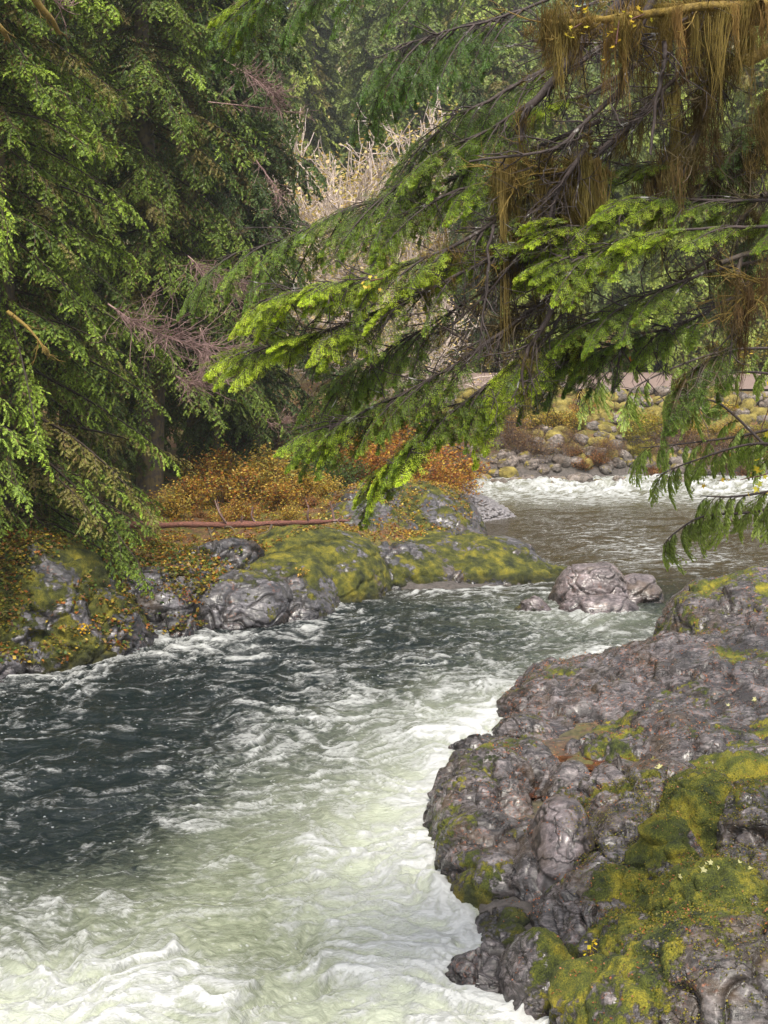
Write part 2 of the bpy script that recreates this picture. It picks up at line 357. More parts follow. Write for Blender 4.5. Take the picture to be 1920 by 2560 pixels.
AER = [[0.2] * 13, [.4] * 13, [.3] * 13, [.1] * 13, [0] * 13, [0] * 13, [0] * 13, [0] * 13,
       [0] * 6 + [.05, .08, .1, .1, .05, 0, 0],
       [0] * 6 + [.06, .10, .2, .45, .3, 0, 0],  # same pale reflection below the boulder, painted in as aerated water
       [0, .1, .1, .1, .0, .0, .02, .06, .10, .2, .2, .2, 0],
       [0, .0, .0, .0, .0, .03, .08, .14, .22, .35, .5, .5, .5],
       [0, .0, .0, .0, .04, .10, .22, .42, .7, .8, .8, .8, .8],
       [0, .0, .0, .03, .10, .22, .42, .75, 1, 1, 1, 1, 1],
       [0, .0, .0, .08, .22, .38, .66, .95, 1, 1, 1, 1, 1],
       [.0, .0, .05, .20, .38, .58, .88, 1, 1, 1, 1, 1, 1],
       [.0, .02, .12, .36, .52, .74, 1, 1, 1, 1, 1, 1, 1],
       [.25, .32, .48, .60, .68, .85, 1, 1, 1, 1, 1, 1, 1],
       [.40, .45, .55, .62, .62, .78, 1, 1, 1, 1, 1, 1, 1],
       [.85, .80, .75, .72, .66, .78, 1, 1, 1, 1, 1, 1, 1],
       [1, 1, .9, .8, .75, .85, 1, 1, 1, 1, 1, 1, 1], [1] * 13]
FOAM = np.array(FOAM); AER = np.array(AER)
def bil(M, px, py):
    r = np.interp(py, PYR, np.arange(len(PYR))); c = np.clip(px / 160.0, 0, 11.999)
    r0 = np.clip(r.astype(int), 0, len(PYR) - 2); c0 = c.astype(int); fr = r - r0; fc = c - c0
    return (M[r0, c0] * (1 - fc) + M[r0, c0 + 1] * fc) * (1 - fr) + (M[r0 + 1, c0] * (1 - fc) + M[r0 + 1, c0 + 1] * fc) * fr
def build_water():
    nr, na = 1100, 900
    rr = np.geomspace(6.0, 90, nr); aa = np.tan(np.linspace(-R(30), R(42), na))
    # denser rows and columns where the view from the bank looks, plain world coordinates all the same
    RR, AA = np.meshgrid(rr, aa, indexing='ij'); x = (RR * AA).ravel(); y = RR.ravel()
    px, py = proj(x, y, x * 0)
    px2 = px + 70 * perlin(np.stack([x * 0.9, y * .5, x * 0 + 3], 1)); py2 = py + 40 * perlin(np.stack([x * 0.9, y * .4, x * 0 + 9], 1)) * np.clip((py - 1200) / 500, 0.1, 1)
    foam = bil(FOAM, px2, py2); foam = foam - 0.22 * sst(0.45, 0.9, foam); aer = bil(AER, px2, py2)
    d = sdist(x, y)
    # foam collects where the current meets rock on the near reach
    near = 1 - sst(36, 44, y)
    foam = foam + 0.26 * np.exp(-np.abs(d + .15) / 0.35) * near
    # flow frame: current runs from upper right to lower left, crests lie across the picture
    u = x * 0.93 + y * 0.36; v = -x * 0.36 + y * 0.93
    w1 = fbm(np.stack([x * 0.55, y * 0.4, x * 0 + 1], 1), 3); w2 = fbm(np.stack([x * 0.55, y * 0.4, x * 0 + 40], 1), 3)
    uu = u + 0.7 * w1; vv = v + 0.7 * w2
    turb = np.clip(0.25 + 1.1 * foam, 0, 1)
    big = fbm(np.stack([uu * 0.55, vv * 1.1, x * 0], 1), 3)
    mid = 1 - 2 * np.abs(perlin(np.stack([uu * 1.3, vv * 2.9, x * 0 + 5], 1))) ; mid2 = 1 - 2 * np.abs(perlin(np.stack([uu * 2.7, vv * 6.0, x * 0 + 7], 1)))
    fine = fbm(np.stack([u * 5, v * 10, x * 0], 1), 3)
    calm = sst(29, 36, y) * (1 - sst(52, 56, y)) * 0.85
    rap = sst(52, 56, y)
    lowleft = sst(14.5, 12.0, y) * 0.9
    amp = (0.35 + 0.65 * turb) * (1 - calm)
    h = amp * (0.10 * big + 0.045 * mid + 0.02 * mid2 + 0.014 * fine) + lowleft * (0.09 * big + 0.03 * mid2)
    h = h + rap * (0.22 * np.maximum(big + 0.3 * mid, -0.3) + 0.06 * mid2) * sst(-8, -1.0, -d - 6 + 0 * y)
    h = h - 0.02
    # lacy foam pattern
    ridge = 1 - np.abs(fbm(np.stack([uu * 1.1, vv * 2.6, x * 0 + 21], 1), 4)) * 2.2
    ridge2 = 1 - np.abs(fbm(np.stack([uu * 3.4 + 5, vv * 8.0, x * 0 + 31], 1), 3)) * 2.4
    fb = fbm(np.stack([uu * 1.6, vv * 4.2, x * 0 + 77], 1), 5)
    pat = 0.5 + 0.20 * fb + 0.20 * (ridge - 0.45) + 0.14 * (ridge2 - 0.45) + 0.9 * h * (1 - 0.5 * rap)
    h = h + 0.03 * sst(0.0, 0.25, pat - (1 - foam)) * (1 - calm)
    V = np.stack([x, y, h], 1)
    i = np.arange(nr - 1)[:, None] * na + np.arange(na - 1)[None]
    Q = np.stack([i, i + 1, i + na + 1, i + na], -1).reshape(-1, 4)
    keep = (d < 1.6)[Q].all(1); Q = Q[keep]
    used = np.zeros(len(V), bool); used[Q] = True; idx = np.cumsum(used) - 1
    return make_mesh('river_water', V[used], idx[Q], attrs={'foam': foam[used], 'pat': pat[used], 'aer': aer[used]})
k = NT('river_water')
pos = k.obj((2.0, 5.0, 1)); f1 = k.noise(3.0, 7, 0.72, pos, 0.6); f2 = k.noise(9.0, 5, 0.7, pos, 0.3)
foam = k.attr('foam').outputs['Fac']; pat = k.attr('pat').outputs['Fac']; aer = k.attr('aer').outputs['Fac']
p = k.math('ADD', pat, k.math('MULTIPLY', k.math('SUBTRACT', f1, 0.5), 0.65)); p = k.math('ADD', p, k.math('MULTIPLY', k.math('SUBTRACT', f2, 0.5), 0.55))
fm = k.math('SUBTRACT', p, k.math('SUBTRACT', 1.0, foam)); fmask = k.ramp(k.math('ADD', fm, 0.5), [(0.38, 0.0), (0.53, 0.25), (0.76, 1.0)])
# bubbles drifting as white specks
vor = k.node('ShaderNodeTexVoronoi'); vor.inputs['Scale'].default_value = 7.0; k.l.new(k.obj((1.2, 1.6, 1)), vor.inputs['Vector'])
spk = k.math('MULTIPLY', k.ramp(vor.outputs['Distance'], [(0.10, 1.0), (0.2, 0.0)]), k.ramp(k.math('ADD', k.noise(1.6, 5, 0.7, k.obj((1, 2, 1))), k.math('MULTIPLY', foam, 0.35)), [(0.61, 0.0), (0.72, 1.0)]))
fmask = k.math('MAXIMUM', fmask, k.math('MULTIPLY', spk, 0.75))
deep = k.mix(k.ramp(k.math('MULTIPLY', k.node('ShaderNodeSeparateXYZ', Vector=k.obj()).outputs[1], 0.02), [(0.60, 0.0), (0.72, 1.0)]), (0.005, 0.010, 0.011), (0.036, 0.026, 0.010))  # upstream brown paints the reflected bank into the base colour
milky = k.ramp(f1, [(0.35, (0.22, 0.25, 0.15)), (0.65, (0.42, 0.45, 0.32))])
aerm = k.ramp(k.math('ADD', aer, k.math('MULTIPLY', k.math('SUBTRACT', f1, 0.5), 0.7)), [(0.05, 0.0), (1.0, 1.0)])
milky = k.mix(k.ramp(foam, [(0.38, 0.0), (0.62, 0.8)]), milky, (0.50, 0.53, 0.44)); col = k.mix(aerm, deep, milky); col = k.mix(fmask, col, (0.50, 0.51, 0.505))
k.set(k.b.inputs['Base Color'], col); k.b.inputs['IOR'].default_value = 1.33
k.set(k.b.inputs['Roughness'], k.math('ADD', 0.06, k.math('MULTIPLY', fmask, 0.6)))
k.b.inputs['Specular IOR Level'].default_value = 0.5
hb = k.math('ADD', k.noise(2.2, 6, 0.65, k.obj((1.2, 3.0, 1))), k.math('MULTIPLY', f2, 0.45)); hb = k.math('ADD', hb, k.math('MULTIPLY', fmask, 0.35)); k.set(k.b.inputs['Normal'], k.bump(hb, 0.75, 0.07))
tag(link('river_water', build_water(), k.m), kind='structure')

# ------------------------------------------------------------------ rocks
def cubesphere(n):
    g = np.linspace(-1, 1, n + 1); g = np.tan(g * np.pi / 4); A, B = np.meshgrid(g, g, indexing='ij'); O = np.ones_like(A)
    V = []; Q = []; m = n + 1; i = np.arange(n)[:, None] * m + np.arange(n)[None]; q = np.stack([i, i + m, i + m + 1, i + 1], -1).reshape(-1, 4)
    for k_, f in enumerate([(A, B, O), (B, A, -O), (O, A, B), (-O, B, A), (B, O, A), (A, -O, B)]):
        V.append(np.stack(f, -1).reshape(-1, 3)); Q.append(q + k_ * m * m)
    V = np.concatenate(V); Q = np.concatenate(Q); key = np.round(V * 1e5).astype(np.int64)
    _, ix, inv = np.unique(key, axis=0, return_index=True, return_inverse=True)
    return V[ix], inv.ravel()[Q]
_cs = {}
def rock_lobe(c, r, k_=2.4, rot=0.0, n=60, amp=1.0, moss=0.4, seed=0, tilt=(0, 0), strata=0.4, fs=0.72, mossdir=None, cut=True):
    """one weathered lobe: centre, radii, blockiness, heading; returns verts, quads, moss, crack"""
    if n not in _cs: _cs[n] = cubesphere(n)
    v, Q = _cs[n]; v = v / (np.abs(v) ** k_).sum(1, keepdims=True) ** (1 / k_)
    c = np.array(c, float); r = np.array(r, float); s = float(np.mean(r))
    p = v * r; nn = nrm(v * np.abs(v) ** (k_ - 2) / r)
    cr, sr = math.cos(rot), math.sin(rot); Rz = np.array([[cr, -sr, 0], [sr, cr, 0], [0, 0, 1]])
    tx, ty = tilt; Rx = np.array([[1, 0, 0], [0, math.cos(tx), -math.sin(tx)], [0, math.sin(tx), math.cos(tx)]])
    Ry = np.array([[math.cos(ty), 0, math.sin(ty)], [0, 1, 0], [-math.sin(ty), 0, math.cos(ty)]])
    M_ = Rz @ Rx @ Ry; p = p @ M_.T + c; nn = nn @ M_.T
    q = p + seed * 3.7
    d = amp * 0.16 * s * fbm(q / (0.9 * s), 2)
    wq = q + 0.35 * np.stack([perlin(q * 1.1 + 3), perlin(q * 1.1 + 13), perlin(q * 1.1 + 23)], 1)
    d = d + amp * fs * (0.08 * perlin(wq * 1.1) * min(s, 1) + 0.008 * (1 - 2.5 * np.abs(perlin(wq * np.array([1.6, 1.6, 2.4])))) * min(s, 1) + 0.007 * fbm(wq * 4, 2) + 0.010 * (1 - 2 * np.abs(fbm(q * np.array([7, 7, 11]), 3))))
    cq = wq * np.array([.62, .95, 1.6]) / np.clip(s, .5, 1.1) + .35 * perlin(q * 2.3)[:, None]; ed, cr_, rel = cells(cq)
    blk = amp * fs * min(s, 1.1); d = d + blk * (.07 * cr_[:, 0] + .16 * (rel * cr_).sum(1)) - blk * .09 * (1 - sst(0, .10, ed))
    cq2 = wq * np.array([1.7, 3.4, 5.5]); ed2, cr2, rel2 = cells(cq2); gm = sst(-.1, .35, fbm(q * .9 + 61, 2)); d = d + gm * blk * (.009 * cr2[:, 0] + .018 * (rel2 * cr2).sum(1)) - gm * blk * .008 * (1 - sst(0, .15, ed2))
    d = d + 0.05 * s
    sb = q @ nrm(np.array([0.25, 0.2, 1.0])) * 5.0 + 1.2 * fbm(q * 0.8, 3)
    saw = (sb - np.floor(sb)); d = d + amp * strata * 0.05 * (sst(0, 0.85, saw) - sst(0.85, 1, saw))
    cn = fbm(q * np.array([0.9, 0.75, 1.2]) / max(s, .6) * 1.3 + 9, 3); crack = 1 - sst(0.02, 0.07, np.abs(cn)); crack2 = 1 - sst(0.02, 0.06, np.abs(fbm(q * 1.9 + 4, 3)))
    d = d - amp * (0.05 * crack + 0.02 * crack2) * min(s, 1.2)
    up = nn[:, 2]; a = np.full(len(p), float(moss))
    mf = fbm(q * 0.8 + 31, 3)
    ms = a + 0.55 * mf + 0.28 * (up - 0.6)
    if mossdir is not None: ms = ms + 0.45 * (nn @ nrm(np.array(mossdir, float)))
    ms = np.clip(ms, 0, 1)
    md = sst(0.45, 0.7, ms); d = d * (1 - 0.35 * md) + md * (0.035 + 0.03 * fbm(q * 9, 3)) * min(1, s)
    return p + nn * d[:, None], Q, ms, np.clip(crack + 0.4 * crack2 + .8 * (1 - sst(0, .07, ed)), 0, 1) * (1 - md)
def rock(name, lobes, mat, label=None, cat='rock', group=None, **common):
    Vs, Qs, Ms, Cs = [], [], [], []; o = 0
    for L in lobes:
        kw = dict(common); kw.update(L); v, q, m, c = rock_lobe(**kw); Vs.append(v); Qs.append(q + o); Ms.append(m); Cs.append(c); o += len(v)
    V = np.concatenate(Vs); Q = np.concatenate(Qs)
    keep = (V[:, 2] > -1.0)[Q].any(1); Q = Q[keep]; used = np.zeros(len(V), bool); used[Q] = True; idx = np.cumsum(used) - 1
    base = np.array([V[used][:, 0].mean(), V[used][:, 1].mean(), 0.0])
    me = make_mesh(name, V[used] - base, idx[Q], attrs={'moss': np.concatenate(Ms)[used], 'crack': np.concatenate(Cs)[used]})
    o = link(name, me, mat, loc=base); return tag(o, label, cat, group) if label else o
def lobe(px, py, Y, wpx, ry, base=-0.5, **kw):
    """a lobe whose crest shows at photo pixel (px,py) when it stands Y metres out and wpx pixels wide"""
    t = P(px, py, Y); rz = (t[2] - base); return dict(c=(t[0], Y, base), r=(wpx / 2 * Y / F, ry, rz), **kw)

# right bank, from the back to the front
rock('rock_ledge', [lobe(1900, 1462, 25.5, 520, 2.4, k_=2.3, n=90, moss=.34, seed=1), lobe(1750, 1492, 27.0, 130, .7, k_=3.2, n=40, moss=.1, seed=2, rot=.5, amp=1.3),
                    lobe(1810, 1560, 24.8, 300, 1.2, k_=2.3, n=60, moss=.3, seed=3), lobe(2250, 1440, 25, 700, 3.5, n=60, moss=.4, seed=31)], M_rockR,
     'high dark brown rock ledge at the far right edge behind the wide flat slab')
rock('rock_slab', [dict(c=(7.2, 20.3, -1.1), r=(5.1, 5.2, 1.80), k_=2.8, rot=0.35, n=210, moss=.16, seed=4, strata=1.5, amp=.8, fs=.6, tilt=(-0.02, -.03)),
                   lobe(1350, 1795, 20.0, 270, 1.3, n=80, moss=.22, seed=5, k_=2.2), lobe(1290, 1868, 17.9, 250, .8, n=60, moss=.1, seed=73), lobe(1195, 1850, 19.3, 170, .6, n=50, moss=.15, seed=6, amp=1.2),
                   lobe(1570, 1680, 23.0, 330, 1.3, n=70, moss=.18, seed=7), lobe(1600, 1850, 18.3, 420, .9, n=80, moss=.25, seed=71, strata=1.2),
                   dict(c=(12, 20, -1), r=(5, 8, 2.3), k_=2.4, n=80, moss=.3, seed=72)], M_rockR,
     'wide flat purple grey rock slab with red needle litter reaching into the white water')
rock('rounded_boulder', [lobe(1215, 1915, 16.6, 280, 1.3, n=90, k_=2.3, moss=.12, seed=8, strata=.9), lobe(1200, 1995, 15.5, 270, 2.0, base=-.6, n=110, k_=2.3, moss=.18, seed=9, mossdir=(-1, -.6, -.4), amp=.8, fs=.7),
                         lobe(1330, 2080, 14.4, 200, 1.3, base=-.6, n=80, k_=2.3, moss=.18, seed=10, amp=.8, fs=.6)], M_rockR,
     'big rounded boulder with green moss on its waterline side beside the white rapids')
rock('smooth_boulder', [lobe(1405, 2003, 14.1, 190, .8, base=-.5, n=80, k_=2.3, moss=-.1, seed=11, amp=.35, strata=.0, fs=.5), lobe(1460, 2090, 14.3, 130, .8, base=-.5, n=60, moss=-.1, seed=12, amp=.4, strata=.1, fs=.5)], M_rockM,
     'smooth pale rounded boulder wedged between darker rocks on the right bank')
rock('rock_shelf', [lobe(1420, 1925, 16.6, 170, .8, n=60, moss=.05, seed=13), lobe(1600, 1925, 15.8, 430, 1.3, n=90, moss=.1, seed=14, strata=1.2), lobe(1560, 2010, 14.2, 260, 1.1, n=90, moss=.15, seed=15, strata=.8),
                    lobe(1480, 2230, 12.9, 260, 1.1, base=-.5, n=80, moss=.35, seed=16), lobe(1330, 2285, 13.3, 190, .6, base=-.5, n=50, moss=.3, seed=17), lobe(1265, 2300, 13.1, 190, .6, base=-.5, n=60, moss=.25, seed=171), lobe(1560, 2130, 13.3, 250, 1.0, n=80, moss=.25, seed=18),
                    lobe(1840, 1900, 17.0, 400, 1.0, n=70, moss=.35, seed=19)], M_rockR,
     'grey cracked rock shelf in the middle of the right bank below the flat slab')
rock('mossy_boulder', [lobe(1760, 1950, 14.7, 300, .95, n=100, k_=2.2, moss=.50, seed=20, mossdir=(-.8, -.4, .5)), lobe(1900, 2000, 14.3, 240, 1.0, n=80, moss=.3, seed=21)], M_rockR,
     'boulder under bright yellow green moss just below the slab at right edge', 'boulder')
rock('mossy_boulder', [lobe(1690, 2065, 12.9, 240, .7, n=90, k_=2.3, moss=.46, seed=22, mossdir=(-.6, .2, .8)), lobe(1870, 2120, 12.9, 230, .8, n=70, moss=.2, seed=23)], M_rockR,
     'steep boulder with grey left flank and mossy top amid the mossy rocks', 'boulder')
rock('mossy_boulder', [lobe(1790, 2175, 11.7, 380, .85, n=100, k_=2.2, moss=.52, seed=24, mossdir=(-.4, .3, .6)), lobe(1590, 2310, 11.7, 250, .6, n=70, moss=.5, seed=25)], M_rockR,
     'low golden mossy boulder carrying a pale leafy twig above the front rock', 'boulder')
rock('front_rock', [dict(c=(3.1, 9.75, -.3), r=(1.75, 1.15, 1.95), k_=2.2, rot=.15, n=170, moss=.34, seed=26, mossdir=(-.5, .6, .5), strata=.6, fs=.6, amp=.8),
                    lobe(1500, 2430, 10.9, 300, .7, n=80, moss=.45, seed=27, mossdir=(0, .6, .6)), dict(c=(5.4, 10.5, -.3), r=(1.8, 2.2, 2.3), n=70, moss=.4, seed=28, amp=.7)], M_rockR,
     'dark cracked rock with moss stripes filling the bottom right corner')
rock('small_boulder', [lobe(1345, 2330, 11.7, 205, .50, base=-.35, n=80, k_=2.2, moss=.42, seed=29, mossdir=(.5, -.2, .1), amp=.55, fs=.35, strata=.1)], M_rockR,
     'egg shaped boulder with vertical moss stripes standing in foam at the bottom', 'boulder')
rock('speckled_rock', [lobe(1215, 2400, 12.0, 215, .5, base=-.3, n=70, k_=2.2, moss=.14, seed=30, amp=1.1)], M_rockR,
     'low grey speckled rock left of the egg shaped mossy boulder in white water')
# midstream
rock('river_boulder', [lobe(1480, 1412, 30.9, 190, .9, n=80, k_=2.2, moss=.1, seed=40, amp=.8, fs=.55, rot=.2, tilt=(0, .1)), lobe(1590, 1450, 31.3, 150, .7, n=50, moss=.28, seed=41, fs=.6, amp=.8), lobe(1500, 1490, 30.0, 230, .6, n=60, moss=.0, seed=42, amp=.4, fs=.5)], M_rockM,
     'large pinkish grey boulder standing midstream in the river', 'boulder')
rock('river_boulder', [lobe(1330, 1503, 29.7, 110, .35, n=40, moss=.35, seed=43)], M_rockM,
     'small moss edged rock in the water left of the large midstream boulder', 'boulder')
# left bank
rock('mossy_slab', [lobe(1130, 1352, 35.2, 560, 2.4, n=110, k_=2.2, moss=.62, seed=44, tilt=(0, .05), amp=.7), lobe(1270, 1402, 34.4, 330, 1.3, n=60, moss=.6, seed=45), lobe(950, 1375, 33.9, 400, 1.8, n=80, moss=.55, seed=46)], M_rockL,
     'long low grey slab with green moss tapering to a point in mid river')
rock('mossy_slab', [lobe(780, 1332, 32.6, 400, 2.4, n=110, k_=2.3, moss=.82, seed=47, amp=.6), lobe(710, 1392, 30.9, 300, 1.6, n=70, moss=.7, seed=48, amp=.7)], M_rockL,
     'bright yellow green moss covered slab just below the fallen log')
rock('rock_slope', [lobe(980, 1228, 39.5, 460, 3.2, n=90, moss=.4, seed=49), lobe(880, 1283, 36.6, 400, 2.2, n=70, moss=.35, seed=50), lobe(1080, 1285, 38.6, 280, 1.9, n=60, moss=.3, seed=51)], M_rockL,
     'brownish rock slope with litter above the long mossy slab')
rock('grey_boulder', [lobe(590, 1438, 28.9, 300, 1.4, n=100, k_=2.4, moss=.3, seed=52, amp=.8, strata=.2), lobe(740, 1478, 29.4, 170, .9, n=60, moss=.42, seed=53, amp=.8)], M_rockL,
     'rounded grey rock with two bands of moss at the left waterline', 'boulder')
rock('dark_rock_face', [lobe(400, 1405, 28.6, 270, 1.5, n=100, k_=2.5, moss=.12, seed=54, strata=.3), lobe(540, 1362, 30.6, 250, 1.1, n=70, moss=.3, seed=55, amp=1.2), lobe(330, 1545, 26.6, 110, .5, n=40, moss=.3, seed=56)], M_rockL,
     'steep bare blue grey rock face left of the banded mossy boulder')
rock('mossy_bank_rock', [lobe(40, 1375, 26.2, 560, 2.0, n=120, moss=.72, seed=57, amp=1.2), lobe(110, 1600, 24.6, 170, .7, n=60, moss=.6, seed=58), lobe(235, 1470, 26.4, 260, 1.3, n=70, moss=.6, seed=59), lobe(-20, 1640, 23.6, 150, .6, n=50, moss=.4, seed=60),
                    dict(c=(-11, 23, -.5), r=(3.2, 3.2, 2.6), n=60, moss=.8, seed=61)], M_rockL,
     'mossy rock bank at the left edge grown over with brown and yellow plants')
# ------------------------------------------------------------------ conifer boughs
def frame_rot(d, roll=0.0):
    """rows = local x (along d), y (sideways), z (up-ish)"""
    x = nrm(np.asarray(d, float)); up = np.array([0, 0, 1.0])
    if abs(x[2]) > 0.97: up = np.array([0, 1.0, 0.2])
    y = nrm(np.cross(up, x)); z = np.cross(x, y)
    c_, s_ = math.cos(roll), math.sin(roll)
    return np.stack([x, c_ * y + s_ * z, -s_ * y + c_ * z])
def bough(g, L, n1=30, n2=10, sl=0.42, ll=0.13, w=0.034, rise=0.12, droop=0.45, sdroop=0.5, hang=0.25, t0=0.12, taper=0.75, wood=0.006, jit=0.25, ang=62):
    """flat drooping spray: axis > side shoots > leaflets; returns leaf verts (N,4,3), t (0 base..1 tip), side-shoot polylines, axis"""
    A = lambda t: np.stack([L * t * (1 - 0.10 * t), 0 * t, L * (rise * t - droop * t * t)], -1)
    t = np.linspace(t0, 0.985, n1) + g.uniform(-.5, .5, n1) / n1 * 0.8; t = np.clip(t, 0.02, 0.99)
    side = np.where(np.arange(n1) % 2, 1.0, -1.0); base = A(t)
    T = nrm(np.stack([np.ones(n1), 0 * t, rise - 2 * droop * t], -1))
    ln = L * sl * ((1 - t) ** taper * (0.35 + 0.65 * sst(0, 0.35, t)) + 0.06) * g.uniform(1 - jit, 1 + jit, n1) * (1 + .25 * np.sin(np.arange(n1) * .9 + g.uniform(0, 6)))
    ph = np.radians(ang - 24 * t + g.normal(0, 7, n1)); Yv = np.array([0, 1.0, 0])
    D = np.cos(ph)[:, None] * T + (side * np.sin(ph))[:, None] * Yv + np.array([0, 0, 1.0]) * g.normal(0.02, 0.12, n1)[:, None]; D = nrm(D)
    # axis tip counts as one more shoot
    u = (np.arange(n2) + 0.6) / n2
    cen = base[:, None] + D[:, None] * (ln[:, None, None] * u[None, :, None])
    cen[..., 2] -= ln[:, None] * sdroop * (u ** 2)[None]
    tan = nrm(D[:, None] * np.ones((1, n2, 1)) - np.array([0, 0, 1.0]) * (2 * sdroop * u)[None, :, None])
    Z0 = np.array([0, 0, 1.0]); per = nrm(np.cross(np.broadcast_to(Z0, tan.shape), tan))
    out = []; tt = []; bc = []; ddr = []
    for s2 in (-1.0, 1.0):
        pj = np.radians(50) + g.normal(0, .12, (n1, n2))
        e = np.cos(pj)[..., None] * tan + (s2 * np.sin(pj))[..., None] * per; e[..., 2] -= hang * g.uniform(.3, 1.2, (n1, n2)); e = nrm(e)
        l_ = ll * (1.1 - 0.65 * u)[None, :] * np.clip(ln / (L * sl * .5), 0.45, 1.15)[:, None] * g.uniform(.75, 1.2, (n1, n2))
        bc.append(cen.reshape(-1, 3)); ddr.append((e * l_[..., None]).reshape(-1, 3)); tt.append(np.broadcast_to((0.45 * t[:, None] + 0.55 * u[None]), (n1, n2)).ravel())
    # leading leaflets along the shoot itself
    bc.append(cen.reshape(-1, 3)); ddr.append((tan * (ln / n2 * 1.7)[:, None, None]).reshape(-1, 3)); tt.append(np.broadcast_to((0.45 * t[:, None] + 0.55 * u[None]), (n1, n2)).ravel())
    B = np.concatenate(bc); E = np.concatenate(ddr); tt = np.concatenate(tt)
    us = np.linspace(0, 1, 4); sh = base[:, None] + D[:, None] * (ln[:, None, None] * us[None, :, None]); sh[..., 2] -= ln[:, None] * sdroop * us ** 2
    return B, E, tt, sh, A(np.linspace(0, 1, 7))
def leaflets(g, B, E, w, fat=0.42):
    """one kite-shaped face per leaflet"""
    n = len(B); ln = np.linalg.norm(E, axis=1, keepdims=True); e = E / np.maximum(ln, 1e-9)
    up = np.array([0, 0, 1.0]) + g.normal(0, .35, (n, 3)); s = nrm(np.cross(up, e)) * (w * g.uniform(.8, 1.2, n))[:, None] / 2
    V = np.stack([B, B + E * fat + s, B + E, B + E * fat - s], 1).reshape(-1, 3)
    return V, np.arange(n * 4).reshape(-1, 4)
def needles(g, B, E, n=9, l=0.017, w=0.0042):
    """pairs of short blunt needles along every leaflet axis"""
    m = len(B); u = (np.arange(n) + .5) / n; e = nrm(E); up = np.array([0, 0, 1.0]) + g.normal(0, .3, (m, 3)); s = nrm(np.cross(up, e)); nz = np.cross(e, s)
    out = []
    for sgn in (-1.0, 1.0):
        a = g.uniform(.95, 1.25, (m, n)); d = np.cos(a)[..., None] * e[:, None] + sgn * np.sin(a)[..., None] * s[:, None] + g.normal(0, .22, (m, n))[..., None] * nz[:, None]
        b = B[:, None] + E[:, None] * u[None, :, None]; l_ = l * (1.05 - .45 * u)[None] * g.uniform(.8, 1.15, (m, n)); d = d * l_[..., None]
        q = e[:, None] * (w / 2) + 0 * d
        out.append(np.stack([b - q * .6, b + d * .75 - q, b + d, b + d * .6 + q], 2).reshape(-1, 3))
    V = np.concatenate(out); return V, np.arange(len(V)).reshape(-1, 4)
def mixcol(a, b, f): return np.asarray(a)[None] * (1 - f)[:, None] + np.asarray(b)[None] * f[:, None]
def ribbons(mb, polys, w, col):
    """thin crossed-free strips for small shoots: polys (n,k,3)"""
    n, k_, _ = polys.shape; t = nrm(np.gradient(polys, axis=1)); s = nrm(np.cross(t, np.array([.2, .3, .93])))
    wd = (w * np.linspace(1, .35, k_))[None, :, None]; z = np.cross(t, s)
    V = np.stack([polys + s * wd, polys - s * wd * .5 + z * wd * .87, polys - s * wd * .5 - z * wd * .87], 2)   # n,k,3,3
    i = (np.arange(n) * k_ * 3)[:, None, None] + (np.arange(k_ - 1) * 3)[None, :, None] + np.arange(3)[None, None]
    j = (np.arange(n) * k_ * 3)[:, None, None] + (np.arange(k_ - 1) * 3)[None, :, None] + ((np.arange(3) + 1) % 3)[None, None]
    mb.add(V.reshape(-1, 3), np.stack([i, j, j + 3, i + 3], -1).reshape(-1, 4), col=col)

